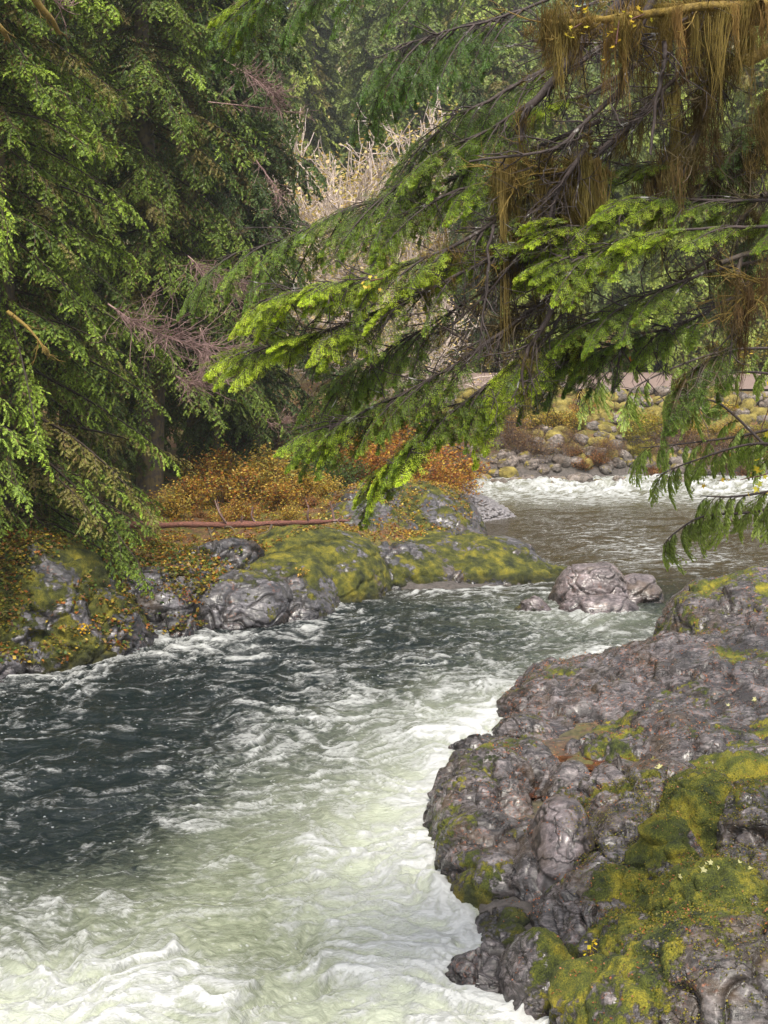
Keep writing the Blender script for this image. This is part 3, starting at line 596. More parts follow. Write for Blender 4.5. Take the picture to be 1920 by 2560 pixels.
def conifer_meshes(seed, H, reach, nb, z0=0.6, dark=(0.045, 0.075, 0.022), lite=(0.26, 0.36, 0.06), brown=0.12, drp=0.3, n1=13, n2=6, w=.034, leaf=.075, fan=.85, nf=11, shape=1.0):
    """trunk mesh and crown mesh of one tree at the origin: branches > flat fans > leaflets"""
    g = np.random.RandomState(seed); tr = MB(); zz = np.linspace(-.6, H, 12); wob = np.stack([.12 * np.sin(zz * .5 + seed), .1 * np.cos(zz * .4), zz], 1)
    r0 = 0.016 * H + .06; V, Q = tube(wob, r0 * (1 - .93 * np.clip(zz, 0, H) / H), 9); tr.add(V, Q)
    pool = [bough(g, 1.0, n1, n2, sl=g.uniform(.34, .46), ll=leaf / fan, rise=g.uniform(0, .12), droop=g.uniform(.2, .55), sdroop=g.uniform(.2, .5), hang=g.uniform(.1, .4), t0=.05, jit=.4) for _ in range(14)]
    cr = MB(); dark = np.array(dark); lite = np.array(lite)
    for i in range(nb):
        f = (i + g.rand()) / nb; z = z0 + (H - z0) * f ** 1.05
        rel = (z - z0) / (H - z0); Lb = reach * ((1 - rel) ** (.55 * shape) * .92 + .06) * g.uniform(.62, 1.1)
        az_ = i * 2.39996 + g.normal(0, .35); el_ = R(g.normal(-2 - 12 * (1 - rel), 9))
        d = np.array([math.cos(az_) * math.cos(el_), math.sin(az_) * math.cos(el_), math.sin(el_)]); side = np.array([-math.sin(az_), math.cos(az_), 0])
        t = np.linspace(0, 1, 8); dr = drp * g.uniform(.6, 1.5); swing = g.normal(0, .12)
        ax = np.array([0, 0, z]) + d * (Lb * t)[:, None] + side * (swing * Lb * t * t)[:, None]; ax[:, 2] -= Lb * dr * t * t
        V, Q = tube(ax, np.linspace(.035, .006, 8) * (Lb / 3.2), 4); cr.add(V, Q, col=(.05, .036, .028))
        hue = g.uniform(-.5, .5); bt = g.uniform(.75, 1.25); dead = g.rand() < brown * .5; nfi = max(4, int(nf * 1.12 * Lb / 3.5 + .5))
        for j in range(nfi):
            u = .10 + .90 * (j + g.rand() * .7) / nfi; q = u * 7; a_ = int(min(q, 6.99)); o = ax[a_] * (1 - (q - a_)) + ax[a_ + 1] * (q - a_)
            td = nrm(ax[a_ + 1] - ax[a_]); sg = 1 if j % 2 else -1; an = g.uniform(.15, 1.0) * (1 - .5 * u) * sg
            fd = nrm(td * math.cos(an) + side * math.sin(an) + np.array([0, 0, g.normal(-.18, .16)])); Lf = fan * g.uniform(.6, 1.25) * (1.1 - .35 * u)
            B, E, tt, sh, fx = pool[g.randint(len(pool))]; M_ = frame_rot(fd, g.normal(0, .3)) * Lf
            B = B @ M_ + o; E = E @ M_; E[:, 2] -= .12 * np.linalg.norm(E, axis=1)
            V, Q = leaflets(g, B, E, w)
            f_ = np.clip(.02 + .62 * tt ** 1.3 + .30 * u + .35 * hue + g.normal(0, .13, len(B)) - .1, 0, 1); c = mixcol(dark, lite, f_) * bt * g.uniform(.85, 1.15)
            br = g.rand(len(B)) < (brown * 2.2 * (1 - u) ** 1.2 + brown * .2); c = np.where(br[:, None], np.array([.16, .11, .045]) * g.uniform(.5, 1.2, (len(B), 1)), c)
            if dead or g.rand() < brown * .35 * (1.3 - u): c = c * .3 + np.array([.15, .105, .04]) * .8
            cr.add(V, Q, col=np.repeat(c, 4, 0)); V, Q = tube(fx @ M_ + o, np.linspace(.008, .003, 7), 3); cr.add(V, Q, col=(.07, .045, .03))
    return tr.mesh('trunk'), cr.mesh('crown', smooth=False)
def place_tree(name, meshes, x, y, label, rz=0.0, s=1.0, group=None, sink=0.0, mt=M_bark, ml=M_leaf, cat='tree', hz=None):
    t = thing(name, label, cat, (x, y, (gz(x, y) if hz is None else hz) - sink), group); t.rotation_euler = (0, 0, rz); t.scale = (s, s, s)
    link('trunk', meshes[0], mt, t); link('crown', meshes[1], ml, t); return t
big = conifer_meshes(11, 21, 4.3, 310, z0=.5, n1=11, n2=5, w=.042, leaf=.085, nf=13, dark=(.060, .105, .024), lite=(.44, .58, .075))
edge = conifer_meshes(21, 20, 3.9, 170, z0=3.4, n1=12, n2=6, w=.038, leaf=.08, dark=(.06, .105, .028), lite=(.42, .56, .085))
big2 = conifer_meshes(12, 22, 4.0, 270, z0=3.4, dark=(.052, .09, .026), lite=(.33, .44, .065), brown=.16, n1=10, n2=5, w=.052, leaf=.10, fan=1.0, nf=12)
mid = conifer_meshes(13, 20, 3.5, 250, z0=2.0, dark=(.034, .06, .028), lite=(.17, .25, .06), n1=11, n2=5, w=.06, brown=.14, leaf=.12, fan=1.0, nf=9)
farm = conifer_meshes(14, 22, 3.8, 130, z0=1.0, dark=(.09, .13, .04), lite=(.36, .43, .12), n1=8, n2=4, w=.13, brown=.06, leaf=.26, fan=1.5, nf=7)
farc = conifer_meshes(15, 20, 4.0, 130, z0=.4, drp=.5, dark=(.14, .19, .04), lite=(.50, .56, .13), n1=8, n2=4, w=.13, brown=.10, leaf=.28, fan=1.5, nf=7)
small = conifer_meshes(16, 7, 2.3, 70, z0=.3, dark=(.03, .06, .02), lite=(.20, .27, .055), n1=11, n2=5, w=.045, leaf=.09, fan=.7, nf=9)

T1 = place_tree('hemlock_tree', big, -7.9, 27.4, 'tall hemlock with layered drooping green sprays filling the left side', .4)
T0 = place_tree('hemlock_tree', edge, -9.7, 22.6, 'hemlock at the far left edge with golden mossy bare limbs at the top', 2.1, 1.0)
T2 = place_tree('hemlock_tree', big2, -6.6, 38.0, 'darker hemlock with pinkish dead twigs right behind the tall left hemlock', 1.0, 1.0)
place_tree('hemlock_tree', big2, -9.8, 35.0, 'dark hemlock deep behind the tall left hemlock near the upper left corner', 3.0, 1.05)
T3 = place_tree('hemlock_tree', mid, -4.9, 45.5, 'dark blue green hemlock bordering the pale gap at top centre', 1.9, 1.15)
place_tree('hemlock_tree', mid, -6.2, 44.0, 'shadowy hemlock between the dead pink twigs and the pale gap', 0.2, 1.15)
place_tree('hemlock_tree', mid, -11, 47.0, 'dark hemlock standing far back on the left slope', 4.2, 1.2)
place_tree('hemlock_tree', small, -3.9, 42.0, 'small olive green hemlock behind the yellow shrubs on the left bank', 0.5, .8)
place_tree('hemlock_tree', small, -1.2, 46.5, 'small dim hemlock behind the bright branch tips at centre', 2.5, .95)
place_tree('hemlock_tree', small, 1.0, 52.0, 'small olive hemlock above the orange shrub beside the river bend', 1.5, .8)
place_tree('hemlock_tree', small, -6.5, 31.5, 'low young hemlock hanging over the fallen log at left', 5.0, .5)
place_tree('hemlock_tree', small, -6.9, 38.6, 'young olive hemlock at the left end of the yellow shrubs', 0.9, .75)
place_tree('hemlock_tree', small, -5.3, 41.2, 'young hemlock directly behind the yellow shrubs', 3.9, .8)
# beyond the far bank, across the road
fl = ['pale green conifer across the road, seen through the mossy branches', ]
frs = [(5.0, 78.5, mid, .85, 'hemlock_tree', 'dark green conifer closing the right side of the hazy gap'), (9.4, 80.5, mid, .8, 'hemlock_tree', 'blue green conifer above the road behind the bare near twigs'), (7.0, 82, farm, .9, 'hemlock_tree', 'pale hazy conifer just right of the pinkish bare alder at the back'), (9.0, 78, farc, .85, 'cedar_tree', 'yellow green cedar across the road behind the hanging moss'),
       (13.5, 81, farm, 1.0, 'hemlock_tree', 'dull green conifer across the road below the purple limbs'), (17.5, 78, farc, .95, 'cedar_tree', 'pale cedar with drooping fans above the gravel road'),
       (22.0, 80, farc, 1.1, 'cedar_tree', 'light green cedar at the far right edge across the road'), (27.5, 79, farm, 1.1, 'hemlock_tree', 'pale conifer beyond the right edge of the gravel road'),
       (12, 90, farm, 1.2, 'hemlock_tree', 'tall hazy conifer in the second row across the road'), (19.5, 90, farc, 1.25, 'cedar_tree', 'tall yellowish cedar in the second row across the road'), (26, 91, farm, 1.3, 'hemlock_tree', 'tall hazy conifer high at the far right in the second row'),
       (-7, 62, mid, 1.2, 'hemlock_tree', 'dim hemlock far behind the left bank trees'), (-13, 60, mid, 1.2, 'hemlock_tree', 'dim hemlock far back at the upper left')]
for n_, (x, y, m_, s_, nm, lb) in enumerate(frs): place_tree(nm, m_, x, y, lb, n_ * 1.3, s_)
g0 = np.random.RandomState(15)
for n_ in range(12):
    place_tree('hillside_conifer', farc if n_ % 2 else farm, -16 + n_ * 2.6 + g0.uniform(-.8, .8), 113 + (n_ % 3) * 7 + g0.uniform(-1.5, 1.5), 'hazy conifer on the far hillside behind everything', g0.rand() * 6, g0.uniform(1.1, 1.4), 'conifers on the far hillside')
g0 = np.random.RandomState(5)
for n_ in range(11):
    if n_ in (1, 2): continue
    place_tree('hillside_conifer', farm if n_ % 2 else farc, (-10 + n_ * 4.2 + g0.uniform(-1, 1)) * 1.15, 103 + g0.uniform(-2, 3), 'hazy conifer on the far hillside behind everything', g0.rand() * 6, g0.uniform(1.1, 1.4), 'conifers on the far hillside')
for n_ in range(34):
    x = -34 + (n_ % 12) * 6.6 + g0.uniform(-2, 2); y = 104 + (n_ // 12) * 15 + g0.uniform(-3, 3)
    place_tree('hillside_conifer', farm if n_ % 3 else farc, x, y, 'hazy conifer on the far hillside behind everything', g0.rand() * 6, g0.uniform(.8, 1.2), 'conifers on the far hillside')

# ------------------------------------------------------------------ bare alders (pale pink twigs) and shrubs
def twig_tree(seed, H, spread, n0=7, depth=4, r0=.09, up=.7, twigs=(3, 4), len0=None):
    g = np.random.RandomState(seed); segs = []
    def grow(p, d, l, r, k_):
        pts = [p]; 
        for _ in range(4): d = nrm(d + g.normal(0, .16, 3) + np.array([0, 0, .03])); pts.append(pts[-1] + d * l / 4)
        segs.append((np.array(pts), r, k_))
        if k_ <= 0: return
        for _ in range(g.randint(*twigs) + (1 if k_ < 2 else 0)):
            f = g.uniform(.3, 1.0); b = pts[int(f * 4)]; nd = nrm(d + g.normal(0, .62, 3) + np.array([0, 0, .12 * up])); grow(b, nd, l * g.uniform(.5, .75), r * .52, k_ - 1)
    for i in range(n0):
        a = g.uniform(0, 6.28); s = spread * g.uniform(.3, 1); d = nrm(np.array([math.cos(a) * s, math.sin(a) * s, 1.0])); grow(np.array([0, 0, -.1]) + .15 * d, d, (len0 or H * .5) * g.uniform(.7, 1.1), r0 * g.uniform(.6, 1), depth)
    return segs
def segs_mesh(segs, sides=(3, 4, 5, 6, 6), minr=0.0):
    mb = MB()
    for p, r, k_ in segs:
        V, Q = tube(p, np.linspace(max(r, minr), max(r * .5, minr), len(p)), sides[min(k_, 4)]); mb.add(V, Q)
    return mb
def leaf_cloud(g, pts, n, size, cols, spread=.12, up=.5):
    """n small pointed leaves set around the twig points"""
    p = pts[g.randint(0, len(pts), n)] + g.normal(0, spread, (n, 3)); d = nrm(g.normal(0, 1, (n, 3)) * np.array([1, 1, .5]) + np.array([0, 0, -.25])); s_ = size * g.uniform(.6, 1.3, n)
    nn_ = nrm(g.normal(0, up, (n, 3)) + np.array([0, 0, 1.0])); sd = nrm(np.cross(nn_, d)); l = s_[:, None]
    V = np.stack([p, p + d * l * .5 + sd * l * .36, p + d * l, p + d * l * .5 - sd * l * .36], 1).reshape(-1, 3)
    ci = g.randint(0, len(cols), n); c = np.asarray(cols)[ci] * g.uniform(.65, 1.25, (n, 1)); return V, np.arange(n * 4).reshape(-1, 4), np.repeat(c, 4, 0)
M_alder = bark_mat('pale_alder_twigs', (.36, .28, .24), (.62, .52, .46))
M_stem = bark_mat('shrub_stems', (.06, .035, .025), (.18, .11, .08))
ald = [segs_mesh(twig_tree(30 + q, 8.5, .8, 9, 4, .10), minr=.013).mesh('trunk') for q in range(2)]
g0 = np.random.RandomState(8)
al_l = []
for q, (x, y, s_, lb) in enumerate([(-4.6, 93, 2.5, 'pale tan alder crown at the left edge of the hazy gap, far back'), (-.8, 95, 2.6, 'hazy tan alder in the middle of the gap, farthest of them all'), (3.0, 96, 2.6, 'hazy tan alder behind the tallest one in the gap'), (.4, 62.5, 1.25, 'bare alder low in the gap just beyond the river bend'), (-2.6, 84, 2.0, 'broad pale bare alder in the back row of the gap at top centre'), (1.6, 88, 2.2, 'tallest tan alder rising behind the others in the gap'), (.6, 70, 1.15, 'leafless pinkish alder in the pale gap between the dark hemlocks and the near branches'),
                          (-1.4, 78, 1.5, 'thin pale alder deepest in the gap beside the dark hemlock')]):
    t = thing('alder_tree', lb, 'tree', (x, y, gz(x, y))); t.scale = (s_,) * 3; t.rotation_euler = (0, 0, q * 1.7); link('trunk', ald[q % 2], M_alder, t)
    sg = twig_tree(30 + q % 2, 8.5, .8, 9, 4, .10); pts = np.concatenate([s[0] for s in sg if s[2] <= 1]); mb = MB()
    V, Q, c = leaf_cloud(g0, pts, 3500, .12, [(.55, .45, .16), (.58, .42, .2), (.62, .54, .25)], .2); mb.add(V, Q, col=c); mb.build('crown', M_autumn, t, smooth=False)

YEL = [(.60, .42, .06), (.44, .25, .04), (.62, .48, .12), (.30, .18, .04), (.30, .30, .06)]
ORG = [(.42, .17, .03), (.34, .11, .025), (.50, .26, .04), (.24, .09, .03), (.46, .32, .05)]
GRN = [(.06, .12, .025), (.09, .16, .035), (.14, .18, .03), (.04, .08, .02)]
OLV = [(.22, .22, .03), (.32, .27, .03), (.14, .15, .03), (.40, .33, .05)]
BRN = [(.20, .10, .05), (.14, .07, .04), (.28, .16, .07), (.32, .22, .08)]
def shrub_meshes(seed, cols, n=1900, size=.07, H=1.5, spread=1.0, n0=12, depth=2):
    g = np.random.RandomState(seed); sg = twig_tree(seed, H, spread, n0, depth, .018, up=.4, len0=H * .62)
    st = segs_mesh(sg, (3, 3, 3, 4, 4), .004).mesh('stems'); pts = np.concatenate([s[0][1:] for s in sg]); pts = pts[pts[:, 2] > .12 * H]
    mb = MB(); V, Q, c = leaf_cloud(g, pts, n, size, cols, .07 * H); mb.add(V, Q, col=c); return st, mb.mesh('foliage', smooth=False)
SH = {'yellow': [shrub_meshes(50, YEL, size=.085), shrub_meshes(51, YEL + ORG[:2], size=.08)], 'orange': [shrub_meshes(52, ORG, size=.08, H=1.9, n=3200), shrub_meshes(53, ORG + YEL[:1], size=.08)],
      'green': [shrub_meshes(54, GRN, size=.08)], 'olive': [shrub_meshes(55, OLV, size=.10, H=1.8, n=2600), shrub_meshes(56, OLV + YEL, size=.10, H=1.4)], 'bare': [shrub_meshes(57, BRN, size=.06, n=900, H=1.7, depth=3, n0=9)],
      'brown': [shrub_meshes(58, BRN + ORG[:2], size=.07, n=2000, H=1.0, spread=1.3)]}
g1 = np.random.RandomState(77)
def shrub(kind, px, Yd, s, label, group=None, nm='shrub', dz=0.0, top=None):
    x = (px - 960) * Yd / F; m_ = SH[kind][g1.randint(len(SH[kind]))]; t = thing(nm, label, 'shrub', (x, Yd, gz(x, Yd) - .08 + dz), group)
    t.scale = (s * g1.uniform(.9, 1.2), s * g1.uniform(.9, 1.2), s); t.rotation_euler = (0, 0, g1.rand() * 6.28); link('stems', m_[0], M_stem, t); link('foliage', m_[1], M_autumn, t); return t
G_Y = 'yellow shrubs on the left bank'
for px, Yd, s in [(480, 35.5, .9), (560, 36.5, 1.0), (640, 37.5, .9), (600, 34.5, .6), (700, 36.5, .75), (520, 38.5, 1.1), (760, 38, .8), (430, 33.8, .7), (650, 40.0, 1.0), (820, 39.5, .6), (540, 33.6, .45), (720, 35, .45)]:
    shrub('yellow', px, Yd, s, 'small yellow leaved shrub above the fallen log on the left bank', G_Y)
for px, Yd, s in [(690, 38.8, .6), (770, 36.8, .5), (860, 38.2, .5), (620, 35.6, .45), (900, 40.5, .6), (980, 41.5, .55), (500, 34.4, .4), (830, 36.4, .4)]:
    shrub('brown', px, Yd, s, 'low rusty brown shrub among the yellow shrubs on the left bank', 'rusty brown shrubs on the left bank')
for px, Yd, s in [(900, 44, 1.0), (960, 44.5, 1.15), (1030, 45, 1.2), (1090, 45.5, 1.1), (1130, 46.5, .95), (1000, 47.5, 1.4), (1080, 48.5, 1.35), (920, 48, 1.4), (1150, 49, 1.1), (860, 46, 1.2), (1040, 43.5, .7), (1110, 44.2, .6)]:
    shrub('orange', px, Yd, s, 'orange leaved shrub by the river bend at centre', 'orange shrubs by the river bend')
for px, Yd, s in [(790, 41.5, 1.1), (840, 42.5, 1.0), (740, 43, 1.2)]: shrub('green', px, Yd, s, 'green leaved shrub between the yellow and the orange shrubs', 'green shrubs between yellow and orange shrubs')
for px, Yd, s in [(800, 47, 1.6), (880, 50, 1.8), (960, 53, 1.8), (700, 45, 1.5), (1040, 54, 1.8), (1120, 57, 1.6), (1000, 57, 2.0), (900, 56, 2.0), (620, 43.5, 1.3), (760, 52, 2.2)]:
    shrub('bare' if g1.rand() < .6 else 'olive', px, Yd, s, 'thin brownish olive bush in the dim thicket behind the left bank', 'bushes in the thicket behind the left bank')
G_F = 'bushes growing over the riprap slope'
for n_ in range(80):
    px = g1.uniform(1160, 2150); Yd = g1.uniform(61.5, 66.0); kd = ['olive', 'bare', 'brown', 'yellow', 'bare', 'olive'][g1.randint(6)]; lbl = {'olive': 'yellow green bush on the far riprap slope above the rapids', 'bare': 'nearly leafless brown bush on the far riprap slope', 'brown': 'low brown bush at the foot of the far riprap slope', 'yellow': 'yellow bush on the far riprap slope'}[kd]
    if kd in ('brown', 'bare'): Yd = g1.uniform(60.3, 62.8)
    if kd in ('olive', 'yellow') and Yd > 64.6: Yd -= 2.2
    shrub(kd, px, Yd, g1.uniform(.55, 1.0) * (1.2 if kd == 'bare' else .9), lbl, kd + ' ' + G_F)
for n_ in range(26):
    px = 1080 + n_ * 42 + g1.uniform(-15, 15); Yd = g1.uniform(78, 81); kd = ['olive', 'green', 'olive', 'bare'][g1.randint(4)]
    shrub(kd, px, Yd, g1.uniform(1.3, 2.2), kd.replace('bare', 'brownish') + ' undergrowth bush along the far side of the gravel road', kd + ' bushes behind the road')

# riprap boulders below the road
g2 = np.random.RandomState(9); rips = []
for q in range(7):
    v, Q, ms, ck = rock_lobe((0, 0, 0), (.42 * g2.uniform(.8, 1.2), .36, .28), 2.6, n=12, amp=1.1, moss=.95 if q < 4 else .2, seed=70 + q, strata=.1, fs=.6)
    rips.append(make_mesh('boulder', v, Q, attrs={'moss': ms, 'crack': ck}))
cnt = 0; stuffV = []; stuffQ = []; so = 0; sm = []
rows = np.linspace(59.4, 65.9, 13)
for ri, yy in enumerate(rows):
    for xx in np.arange(3.2, 24.5, .62):
        x = xx + g2.uniform(-.22, .22) + (ri % 2) * .3; y = yy + g2.uniform(-.2, .2)
        if sdist(np.array([x]), np.array([y]))[0] < .25: continue
        s = g2.uniform(.6, 1.15); q = g2.randint(7) if ri > 4 else (g2.randint(3, 7)); z = gz(x, y) + .04
        if cnt < 300 and x < 20.5:
            o = link('riprap_boulder', rips[q], M_rip, loc=(x, y, z)); o.rotation_euler = (g2.normal(0, .3), g2.normal(0, .3), g2.rand() * 6.28); o.scale = (s, s, s); cnt += 1
            tag(o, 'golden mossy boulder in the riprap slope under the gravel road' if q < 4 else 'bare greyish boulder in the riprap slope under the gravel road', 'boulder', 'mossy riprap boulders' if q < 4 else 'bare riprap boulders')
        else:
            v = np.array([p_.co[:] for p_ in rips[q].vertices]) if q not in _cs.get('rv', {}) else _cs['rv'][q]; _cs.setdefault('rv', {})[q] = v
            qq = np.array([list(p_.vertices) for p_ in rips[q].polygons]) if q not in _cs.get('rq', {}) else _cs['rq'][q]; _cs.setdefault('rq', {})[q] = qq
            a = g2.rand() * 6.28; ca, sa = math.cos(a), math.sin(a); stuffV.append(v @ np.array([[ca, sa, 0], [-sa, ca, 0], [0, 0, 1]]) * s + np.array([x, y, z])); stuffQ.append(qq + so); so += len(v); sm.append(np.full(len(v), .55 if q < 4 else .1))
sm = np.concatenate(sm)
tag(link('riprap', make_mesh('riprap', np.concatenate(stuffV), np.concatenate(stuffQ), attrs={'moss': sm, 'crack': sm * 0}), M_rip), 'mossy rocks of the riprap slope continuing to the right', 'rocks', kind='stuff')

# stones in the far rapids and the gravel spit
for x, y, s in [(4.2, 58.6, 1.3), (5.0, 57.6, .9), (7.6, 58.0, 1.0), (8.6, 58.5, 1.5), (9.3, 57.4, .8), (7.0, 57.0, .8), (12.6, 57.6, 1.3), (13.1, 57.9, 1.0), (5.8, 58.3, .8), (6.4, 59.0, .9), (10.4, 58.6, .8), (14.8, 57.3, .9)]:
    o = link('river_stone', rips[4 + int(x) % 3], M_rockM, loc=(x, y, .02)); o.scale = (s, s, s * .8); o.rotation_euler = (0, 0, x * 2); tag(o, 'grey stone breaking the white far rapids', 'stone', 'stones in the far rapids')
mb = MB(); n = 1500; xx = g2.uniform(1.9, 4.6, n * 3); yy = g2.uniform(43, 53, n * 3); dd = sdist(xx, yy); ok = (dd > -.25) & (dd < 1.6); xx = xx[ok]; yy = yy[ok]
hz_ = ground_h(xx, yy); v, Q = cubesphere(2); v = nrm(v)
for x, y, z in zip(xx, yy, hz_):
    s = g2.uniform(.03, .10); mb.add(v * s * np.array([1, g2.uniform(.7, 1.2), .6]) + np.array([x, y, max(z, -.05) + .01]), Q)
k = NT('grey_pebbles'); k.set(k.b.inputs['Base Color'], k.ramp(k.noise(9, 3, .8), [(.3, (.06, .055, .06)), (.7, (.30, .28, .29))])); k.b.inputs['Roughness'].default_value = .5
tag(mb.build('gravel_spit', k.m), 'grey pebble spit below the orange shrubs at the river bend', 'gravel', kind='stuff')

# fallen log with broken twigs
lg = thing('fallen_log', 'thin red brown fallen tree trunk lying across the mossy left bank rocks', 'log', tuple(P(620, 1310, 30.2)))
o3 = np.array(lg.location); pts = spline([P(-60, 1312, 27.6), P(220, 1316, 28.8), P(420, 1312, 29.6), P(640, 1310, 30.3), P(800, 1304, 31.2), P(876, 1302, 31.8)], 40) - o3
mb = MB(); rr_ = np.interp(np.linspace(0, 1, 40), [0, .5, .85, 1], [.08, .068, .045, .015]) * (1 + .14 * np.random.RandomState(3).normal(0, 1, 40).clip(-1, 2)); V, Q = tube(pts, rr_, 10)
V = V + nrm(V - np.repeat(pts, 10, 0)) * (fbm(V * np.array([3, 14, 14]), 3) * .034)[:, None]; mb.add(V, Q); mb.build('trunk', M_log, lg)
for px, py, dx, dy, Yd in [(565, 1308, -28, -58, 30), (640, 1308, -8, -42, 30.3), (770, 1302, 2, -38, 31), (835, 1300, -10, -48, 31.5), (520, 1316, 8, 34, 29.9), (540, 1316, -22, 22, 30), (600, 1312, 2, -22, 30.2), (680, 1312, -30, 24, 30.4), (560, 1318, 30, 18, 30), (835, 1302, 20, -12, 31.4)]:
    a = P(px, py, Yd) - o3; b = P(px + dx, py + dy, Yd - .15) - o3; mb = MB(); p_ = np.array([a, a * .5 + b * .5 + g2.normal(0, .04, 3), b]); V, Q = tube(spline(p_, 6), np.linspace(.034, .011, 6), 5); mb.add(V, Q)
    for _ in range(2):
        f = g2.uniform(.3, .9); c0 = a * (1 - f) + b * f; V, Q = tube(np.array([c0, c0 + (b - a) * .3 + g2.normal(0, .1, 3)]), np.array([.008, .004]), 4); mb.add(V, Q)
    mb.build('branch', M_deadtwig if dy < 0 else M_bark, lg)
# ------------------------------------------------------------------ the near hemlock overhanging from the right
NH = thing('hemlock_tree', 'near hemlock whose lichen hung branches reach in from the upper right', 'tree', (6.3, 10.5, gz(6.3, 10.5)))
nho = np.array(NH.location); mb = MB(); zz = np.linspace(-.5, 20, 20); V, Q = tube(np.stack([6.3 + .1 * np.sin(zz), 10.5 + .1 * np.cos(zz), zz], 1) - nho + np.array([0, 0, nho[2]]), .42 * (1 - zz / 23), 14); mb.add(V, Q); mb.build('trunk', M_bark, NH)
gn = np.random.RandomState(21)
DARKN = np.array([.055, .095, .024]); MIDN = np.array([.19, .29, .035]); LITEN = np.array([.56, .68, .06]); BLUEN = np.array([.09, .17, .07])
def spray(mb, wb, o, d, L, bright=.5, blue=0.0, n1=17, n2=6, roll=0, droop=.30, hang=.12, ll=.062, needle=True, sl=.38, t0=.1, sdroop=.35, dens=1.0, w=.0045, nl=.0145):
    """one spray of the near tree: needles into mb, wood into wb"""
    g = gn; B, E, tt, sh, ax = bough(g, L, n1, n2, sl=sl, ll=ll, rise=.08, droop=droop, sdroop=sdroop, hang=hang, t0=t0)
    if dens < 1: kp = g.rand(len(B)) < dens; B = B[kp]; E = E[kp]; tt = tt[kp]
    M_ = frame_rot(d, roll + g.normal(0, .3)); B = B @ M_ + o; E = E @ M_; sh = sh @ M_ + o; ax = ax @ M_ + o
    nn_ = max(4, int(np.linalg.norm(E, axis=1).mean() / .0095)); V, Q = needles(g, B, E, nn_, nl, w)
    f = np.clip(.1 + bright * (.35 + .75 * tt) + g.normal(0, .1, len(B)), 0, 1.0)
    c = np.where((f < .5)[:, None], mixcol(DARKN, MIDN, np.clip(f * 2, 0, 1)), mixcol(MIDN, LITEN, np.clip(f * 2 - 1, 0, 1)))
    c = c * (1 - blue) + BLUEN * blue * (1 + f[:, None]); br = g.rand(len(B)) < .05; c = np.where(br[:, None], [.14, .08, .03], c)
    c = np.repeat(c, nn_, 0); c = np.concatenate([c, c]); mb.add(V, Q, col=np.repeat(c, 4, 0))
    V, Q = tube(ax, np.linspace(.008, .002, 7), 4); wb.add(V, Q); ribbons(wb, sh, .0022, (1, 1, 1))
    # the leaflet axes themselves
    ribbons(wb, np.stack([B, B + E * .8], 1), .0011, (1, 1, 1))
def lichen(mb, pts, n, L0=.25, col=(.22, .145, .04), spread=.03, dark=.5, wmax=.0023):
    n = int(n * .9); L0 = L0 * .85
    """hanging beard lichen: many thin tapering strands, clumped"""
    g = gn; pts = np.asarray(pts); ncl = max(3, n // 48); ci = g.uniform(0, len(pts) - 1.001, ncl); clen = L0 * g.gamma(1.2, .75, ncl)
    c = g.randint(0, ncl, n); fi = ci[c]; i0 = fi.astype(int); b0 = pts[i0] * (1 - (fi - i0))[:, None] + pts[i0 + 1] * (fi - i0)[:, None] + (g.normal(0, spread, (ncl, 3)))[c]; off = g.normal(0, 1, (n, 3)) * g.uniform(.012, .05, ncl)[c][:, None]; b = b0 + off
    ln = clen[c] * g.uniform(.35, 1.1, n); k_ = 5; u = np.linspace(0, 1, k_); ph = g.uniform(0, 6.28, n)
    sway = (b * 3).sum(1)
    X = b0[:, None] + off[:, None] * (1 - .75 * u[None, :, None]) + np.stack([.03 * np.sin(4 * u[None] + ph[:, None]) * u[None] + .05 * np.sin(c * 1.7)[:, None] * u ** 2, .04 * np.cos(5 * u[None] + ph[:, None]) * u[None], -ln[:, None] * u[None]], -1)
    a = g.uniform(0, 3.14, n); s = np.stack([np.cos(a), np.sin(a), 0 * a], -1)[:, None]; w_ = (wmax * g.uniform(.4, 1, n))[:, None, None] * np.array([.8, 1, .8, .55, .12])[None, :, None]
    V = np.stack([X - s * w_, X + s * w_], 2).reshape(-1, 3); i = (np.arange(n) * k_ * 2)[:, None] + (np.arange(k_ - 1) * 2)[None]
    Q = np.stack([i, i + 1, i + 3, i + 2], -1).reshape(-1, 4); cc = 1.15 * (np.asarray(col) * np.array([.85, 1.0, 1.15]))[None] * .8 * g.uniform(1 - dark, 1.35, (ncl, 1))[c] * g.uniform(.8, 1.2, (n, 1))
    cc[:, 1] *= g.uniform(.85, 1.12, ncl)[c]; mb.add(V, Q, col=np.repeat(cc, k_ * 2, 0))
